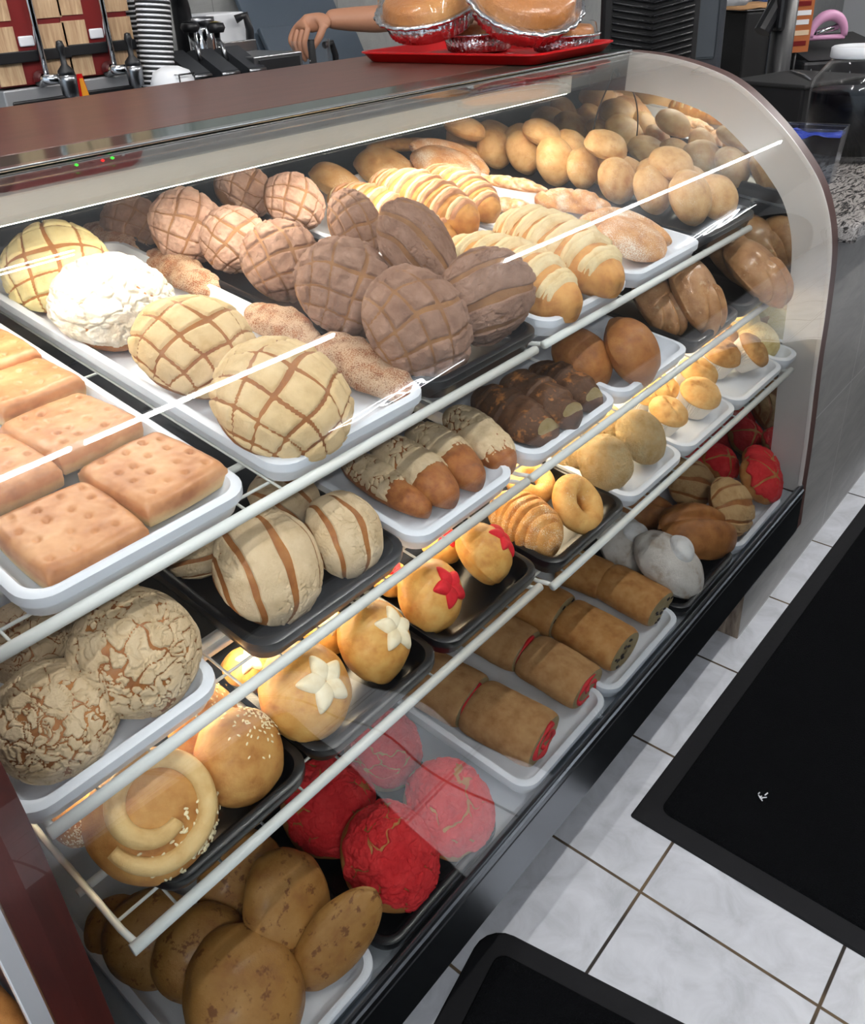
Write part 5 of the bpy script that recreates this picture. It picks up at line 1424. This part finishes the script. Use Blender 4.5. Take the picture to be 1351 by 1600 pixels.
b = at_y(287, 40, 2.3); t = empty('coffee_tap', (b.x, 2.3, b.z), label='tall black coffee tower with a curved arm behind the paper cups', cat='dispenser')
MB().tube([(0, 0, -.3), (0, 0, .04), (-.015, -.015, .09), (-.04, -.04, .10)], [.03, .026, .022, .016], 14).build('tower', M['black'], t, True)
b = at_y(311, 45, 2.3); t = empty('steel_canister', (b.x, 2.3, BZ), label='shiny steel canister against the back wall', cat='canister')
MB().lathe([(0, 0), (.045, 0), (.045, b.z-BZ+.0), (.04, b.z-BZ+.01), (0, b.z-BZ+.012)], 28).build('body', M['chrome'], t, True)
MB().lathe([(0, b.z-BZ+.012), (.046, b.z-BZ+.012), (.046, b.z-BZ+.03), (0, b.z-BZ+.032)], 28).build('lid', M['steel'], t, True)
b = at_y(352, 20, 2.45); t = empty('water_boiler', (b.x, 2.45, BZ), label='white square boiler with a black hooked spout on the back wall', cat='boiler')
MB().box((-.075, 0, 0), (.075, .15, b.z-BZ), .006).build('body', M['white'], t)
zz = b.z-BZ
MB().tube([(.02, -.02, zz-.02), (.045, -.04, zz-.01), (.055, -.04, zz-.05), (.05, -.03, zz-.19)], .013, 12).build('spout', M['black'], t, True)
b = at_y(424, 84, 2.1); t = empty('ice_bin', (b.x, 2.17, BZ), label='steel drip tray bin left of the clear pitcher', cat='bin')
z = b.z-BZ
MB().box((-.09, -.10, 0), (.09, .12, z), .003).build('bin', M['steel'], t)
MB().box((-.075, -.105, z-.05), (.075, -.098, z-.01)).build('dark_slot', M['black'], t)
MB().box((-.09, .10, z), (.09, .12, z+.03), .002).build('back_lip', M['steel'], t)
b = at_y(505, 40, 2.42); t = empty('storage_bin', (b.x+.06, 2.55, BZ), label='blue-grey bin with a raised slanted lid behind the reaching arm', cat='bin')
MB().box((-.17, -.10, 0), (.25, .19, .23), .02).build('body', M['bin_grey'] if 'bin_grey' in M else M.setdefault('bin_grey', flat('blue_grey_plastic', (70, 82, 94), .5)), t)
MB().box((-.2, -.13, 0), (.25, .03, .02), .005, Matrix.Translation((0, .0, .24)) @ Matrix.Rotation(R(62), 4, 'X') @ Matrix.Translation((0, .1, 0))).box((-.2, -.12, 0), (.25, .30, .02), .005, Matrix.Translation((0, .05, .24)) @ Matrix.Rotation(R(62), 4, 'X')).build('slanted_lid', M['bin_grey'], t)
# clear pitcher
hp_ = at_y(484, 60, 2.1)
t = empty('pitcher', (hp_.x, 2.1, BZ), label='clear square pitcher with a black handle under the reaching hand', cat='pitcher')
z = at_y(484, 62, 2.1).z-BZ
m = MB().lathe([(0, .0), (.05, 0), (.058, z), (.0555, z), (.048, .006), (0, .006)], 32); m.build('jug', M['clear'], t, True)
MB().tube([(.056, 0, z-.02), (.085, 0, z-.015), (.098, 0, z-.05), (.098, 0, z-.14), (.062, 0, z-.17)], .010, 10).build('handle', M['black'], t, True)
MB().tube([(.0, 0, z-.20), (.004, 0, z+.0)], [.016, .010], 10).build('dark_stirrer', M['black_matte'], t, True)

# ------------------------------------------------------------------ the person behind the counter
def skin_body(name, joints, bones, mat, parent, sub=2):
    me = bpy.data.meshes.new(name); idx = {k: i for i, k in enumerate(joints)}
    me.from_pydata([j[0] for j in joints.values()], [(idx[a], idx[b]) for a, b in bones], []); me.materials.append(mat)
    o = link(name, me, parent)
    md = o.modifiers.new('skin', 'SKIN'); md.use_smooth_shade = True; md.branch_smoothing = .6
    for k, (p, r) in joints.items():
        sv = me.skin_vertices[0].data[idx[k]]; sv.radius = r if isinstance(r, tuple) else (r, r); sv.use_root = k == list(joints)[0]
    s = o.modifiers.new('sub', 'SUBSURF'); s.levels = sub; s.render_levels = sub
    return o
M['skin'] = flat('skin', (176, 126, 98), .5, bump=(30, .08, .004))
M['shirt'] = flat('maroon_cloth', (92, 26, 44), .85, bump=(90, .2, .003))
M['trouser'] = flat('black_cloth', (26, 27, 32), .9)
M['hair'] = flat('dark_hair', (24, 18, 15), .6, bump=(80, .6, .004))
SH = at_y(690, 18, 2.0)
wr = at_y(507, 30, 2.1); el_ = at_y(598, 30, 2.02)
px0 = 2.86; py0 = 2.02
per = empty('person', (px0, py0, 0), label='person in a maroon shirt reaching an arm over a clear pitcher', cat='person')
L0 = V((px0, py0, 0))
def J(x, y, z): return (V((x, y, z)), )
sh = V((2.80, 1.93, 1.40)) - L0; elb = el_-L0; wri = wr-L0
# facing -x, towards the pitcher
J_ = {'pelvis': (V((0, 0, .96)), (.12, .15)), 'waist': (V((-.01, 0, 1.08)), (.105, .135)), 'chest': (V((-.02, 0, 1.30)), (.12, .165)), 'neckb': (V((-.02, 0, 1.455)), (.07, .075)), 'neck': (V((-.055, 0, 1.595)), .050),
      'sr': (V((-.03, -.15, 1.42)), .06), 'er': (elb, .043), 'fr': (elb.lerp(wri, .55), .036), 'wr': (wri, (.024, .028)),
      'sl': (V((-.03, .16, 1.42)), .06), 'el': (V((-.02, .25, 1.16)), .043), 'wl': (V((-.18, .24, .99)), .028), 'hl': (V((-.26, .22, .97)), (.03, .018)),
      'hipr': (V((0, -.09, .90)), .095), 'kr': (V((-.01, -.10, .50)), .062), 'ar': (V((.02, -.10, .10)), .042), 'tr': (V((-.15, -.11, .045)), .035),
      'hipl': (V((0, .09, .90)), .095), 'kl': (V((-.01, .10, .50)), .062), 'al': (V((.02, .10, .10)), .042), 'tl': (V((-.15, .11, .045)), .035)}
body = skin_body('body', J_, [('pelvis', 'waist'), ('waist', 'chest'), ('chest', 'neckb'), ('neckb', 'neck'), ('chest', 'sr'), ('sr', 'er'), ('er', 'fr'), ('fr', 'wr'), ('chest', 'sl'), ('sl', 'el'), ('el', 'wl'), ('wl', 'hl'), ('pelvis', 'hipr'), ('hipr', 'kr'), ('kr', 'ar'), ('ar', 'tr'), ('pelvis', 'hipl'), ('hipl', 'kl'), ('kl', 'al'), ('al', 'tl')], M['skin'], per)
# hand hanging from the wrist over the pitcher: palm and five fingers
hd = (at_y(484, 62, 2.1)-wr); hx = (wri-elb).normalized(); dn = V((0, 0, -1))
def W(u, v, w_): return wri + hx*u + V((0, 1, 0))*v + dn*w_
HJ = {'w': (W(-.02, 0, 0), (.024, .03)), 'p1': (W(.03, 0, .004), (.019, .034)), 'p2': (W(.068, 0, .018), (.016, .036))}
HB = [('w', 'p1'), ('p1', 'p2')]
for i, (v, l) in enumerate(((-.030, .9), (-.010, 1.0), (.011, .95), (.031, .78))):
    k = 'f%d' % i
    HJ[k+'a'] = (W(.076, v, .026), .0105); HJ[k+'b'] = (W(.092, v*1.0, .026+.040*l), .0092); HJ[k+'c'] = (W(.086, v*.8, .026+.068*l), .0080); HJ[k+'d'] = (W(.074, v*.6, .026+.090*l), .0066)
    HB += [('p2', k+'a'), (k+'a', k+'b'), (k+'b', k+'c'), (k+'c', k+'d')]
HJ['t1'] = (W(.028, -.032, .020), .0135); HJ['t2'] = (W(.050, -.036, .052), .0110); HJ['t3'] = (W(.066, -.022, .084), .0080)
HB += [('p1', 't1'), ('t1', 't2'), ('t2', 't3')]
hand = skin_body('hand', HJ, HB, M['skin'], per)
# head with a face, turned down towards the pitcher
HC = V((-.075, 0, 1.645))
def headpt(e, ph):
    d = V((cos(e)*cos(ph), cos(e)*sin(ph), sin(e)))
    x, y, z = d.x*.098, d.y*.076, d.z*.118
    if z < 0: y *= 1+z*2.2; x *= 1+z*.8
    f = max(0, -d.x)
    x -= .022*exp(-((d.y/.16)**2+((d.z+.12)/.20)**2))*(f > .3)      # nose
    x += .010*exp(-(((abs(d.y)-.36)/.16)**2+((d.z-.10)/.11)**2))*(f > .3)   # eye sockets
    x -= .006*exp(-((d.y/.28)**2+((d.z+.50)/.07)**2))*(f > .3)     # lips
    x -= .010*exp(-((d.y/.3)**2+((d.z+.82)/.15)**2))*(f > .2)      # chin
    x -= .004*exp(-((d.y/.5)**2+((d.z-.24)/.08)**2))*(f > .3)       # brow
    return HC+V((x, y, z))
hv, hf = sphere_grid(56, 44, headpt)
hm = MB().add(hv, hf)
for sg in (-1, 1):
    a, b = sphere_grid(16, 10, lambda e, ph: HC+V((.012+.020*cos(e)*cos(ph), sg*(.076+.008*cos(e)*sin(ph)), -.005+.032*sin(e)))); hm.add(a, b)
hm.build('head', M['skin'], per, True)
for sg in (-1, 1):
    a, b = sphere_grid(16, 10, lambda e, ph: HC+V((-.078+.011*cos(e)*cos(ph), sg*.029+.012*cos(e)*sin(ph), .012+.009*sin(e)))); obj('eye', (a, b), M['white'], per)
    a, b = sphere_grid(12, 8, lambda e, ph: HC+V((-.087+.004*cos(e)*cos(ph), sg*.029+.005*cos(e)*sin(ph), .011+.005*sin(e)))); obj('iris', (a, b), M['hair'], per)
a, b = sphere_grid(24, 8, lambda e, ph: HC+V((-.088+.006*cos(e)*cos(ph), .024*cos(e)*sin(ph), -.060+.007*sin(e)))); obj('mouth', (a, b), flat('lips', (150, 84, 76), .5), per)
def hairpt(e, ph):
    p = headpt(e, ph)-HC; k = 1.10+.02*noise.noise(V((p.x*60, p.y*60, p.z*20)))
    if e < R(25) and cos(ph) < -.15: k = .90
    if e < R(-25): k = .9
    return HC+p*k
obj('hair', sphere_grid(48, 30, hairpt), M['hair'], per)
# clothes: a shirt over torso and upper arms, trousers, shoes
CJ = {k: J_[k] for k in ('pelvis', 'waist', 'chest', 'neckb', 'sr', 'sl')}
CJ = {k: (p, tuple(q+.038 for q in (r if isinstance(r, tuple) else (r, r)))) for k, (p, r) in CJ.items()}
CJ['sre'] = (J_['sr'][0].lerp(elb, .42), (.072, .072)); CJ['sle'] = (J_['sl'][0].lerp(J_['el'][0], .6), (.064, .064)); CJ['hem'] = (V((0, 0, .86)), (.150, .180)); CJ['sr'] = (CJ['sr'][0], (.118, .118)); CJ['sl'] = (CJ['sl'][0], (.105, .105)); CJ['waist'] = (CJ['waist'][0], (.150, .180))
skin_body('shirt', CJ, [('pelvis', 'waist'), ('waist', 'chest'), ('chest', 'neckb'), ('chest', 'sr'), ('sr', 'sre'), ('chest', 'sl'), ('sl', 'sle'), ('pelvis', 'hem')], M['shirt'], per)
TJ = {k: J_[k] for k in ('pelvis', 'hipr', 'kr', 'ar', 'hipl', 'kl', 'al')}
TJ = {k: (p, tuple(q+.012 for q in (r if isinstance(r, tuple) else (r, r)))) for k, (p, r) in TJ.items()}
skin_body('trousers', TJ, [('pelvis', 'hipr'), ('hipr', 'kr'), ('kr', 'ar'), ('pelvis', 'hipl'), ('hipl', 'kl'), ('kl', 'al')], M['trouser'], per)
for y in (-.105, .105):
    MB().tube([(.06, y, .045), (-.02, y, .05), (-.14, y, .038), (-.19, y, .03)], [.036, .046, .044, .024], 14).build('shoe', M['black'], per, True)
# ------------------------------------------------------------------ light and world
w = bpy.data.worlds.new('world'); SC.world = w; w.use_nodes = True
bg = w.node_tree.nodes['Background']; bg.inputs[0].default_value = (.72, .86, 1.0, 1); bg.inputs[1].default_value = .8
VS = SC.view_settings
VS.view_transform = 'Standard'; VS.look = 'None'; VS.exposure = .4; VS.gamma = 1.; VS.use_curve_mapping = False
SC.cycles.transparent_max_bounces = 16
SC.cycles.max_bounces = 8
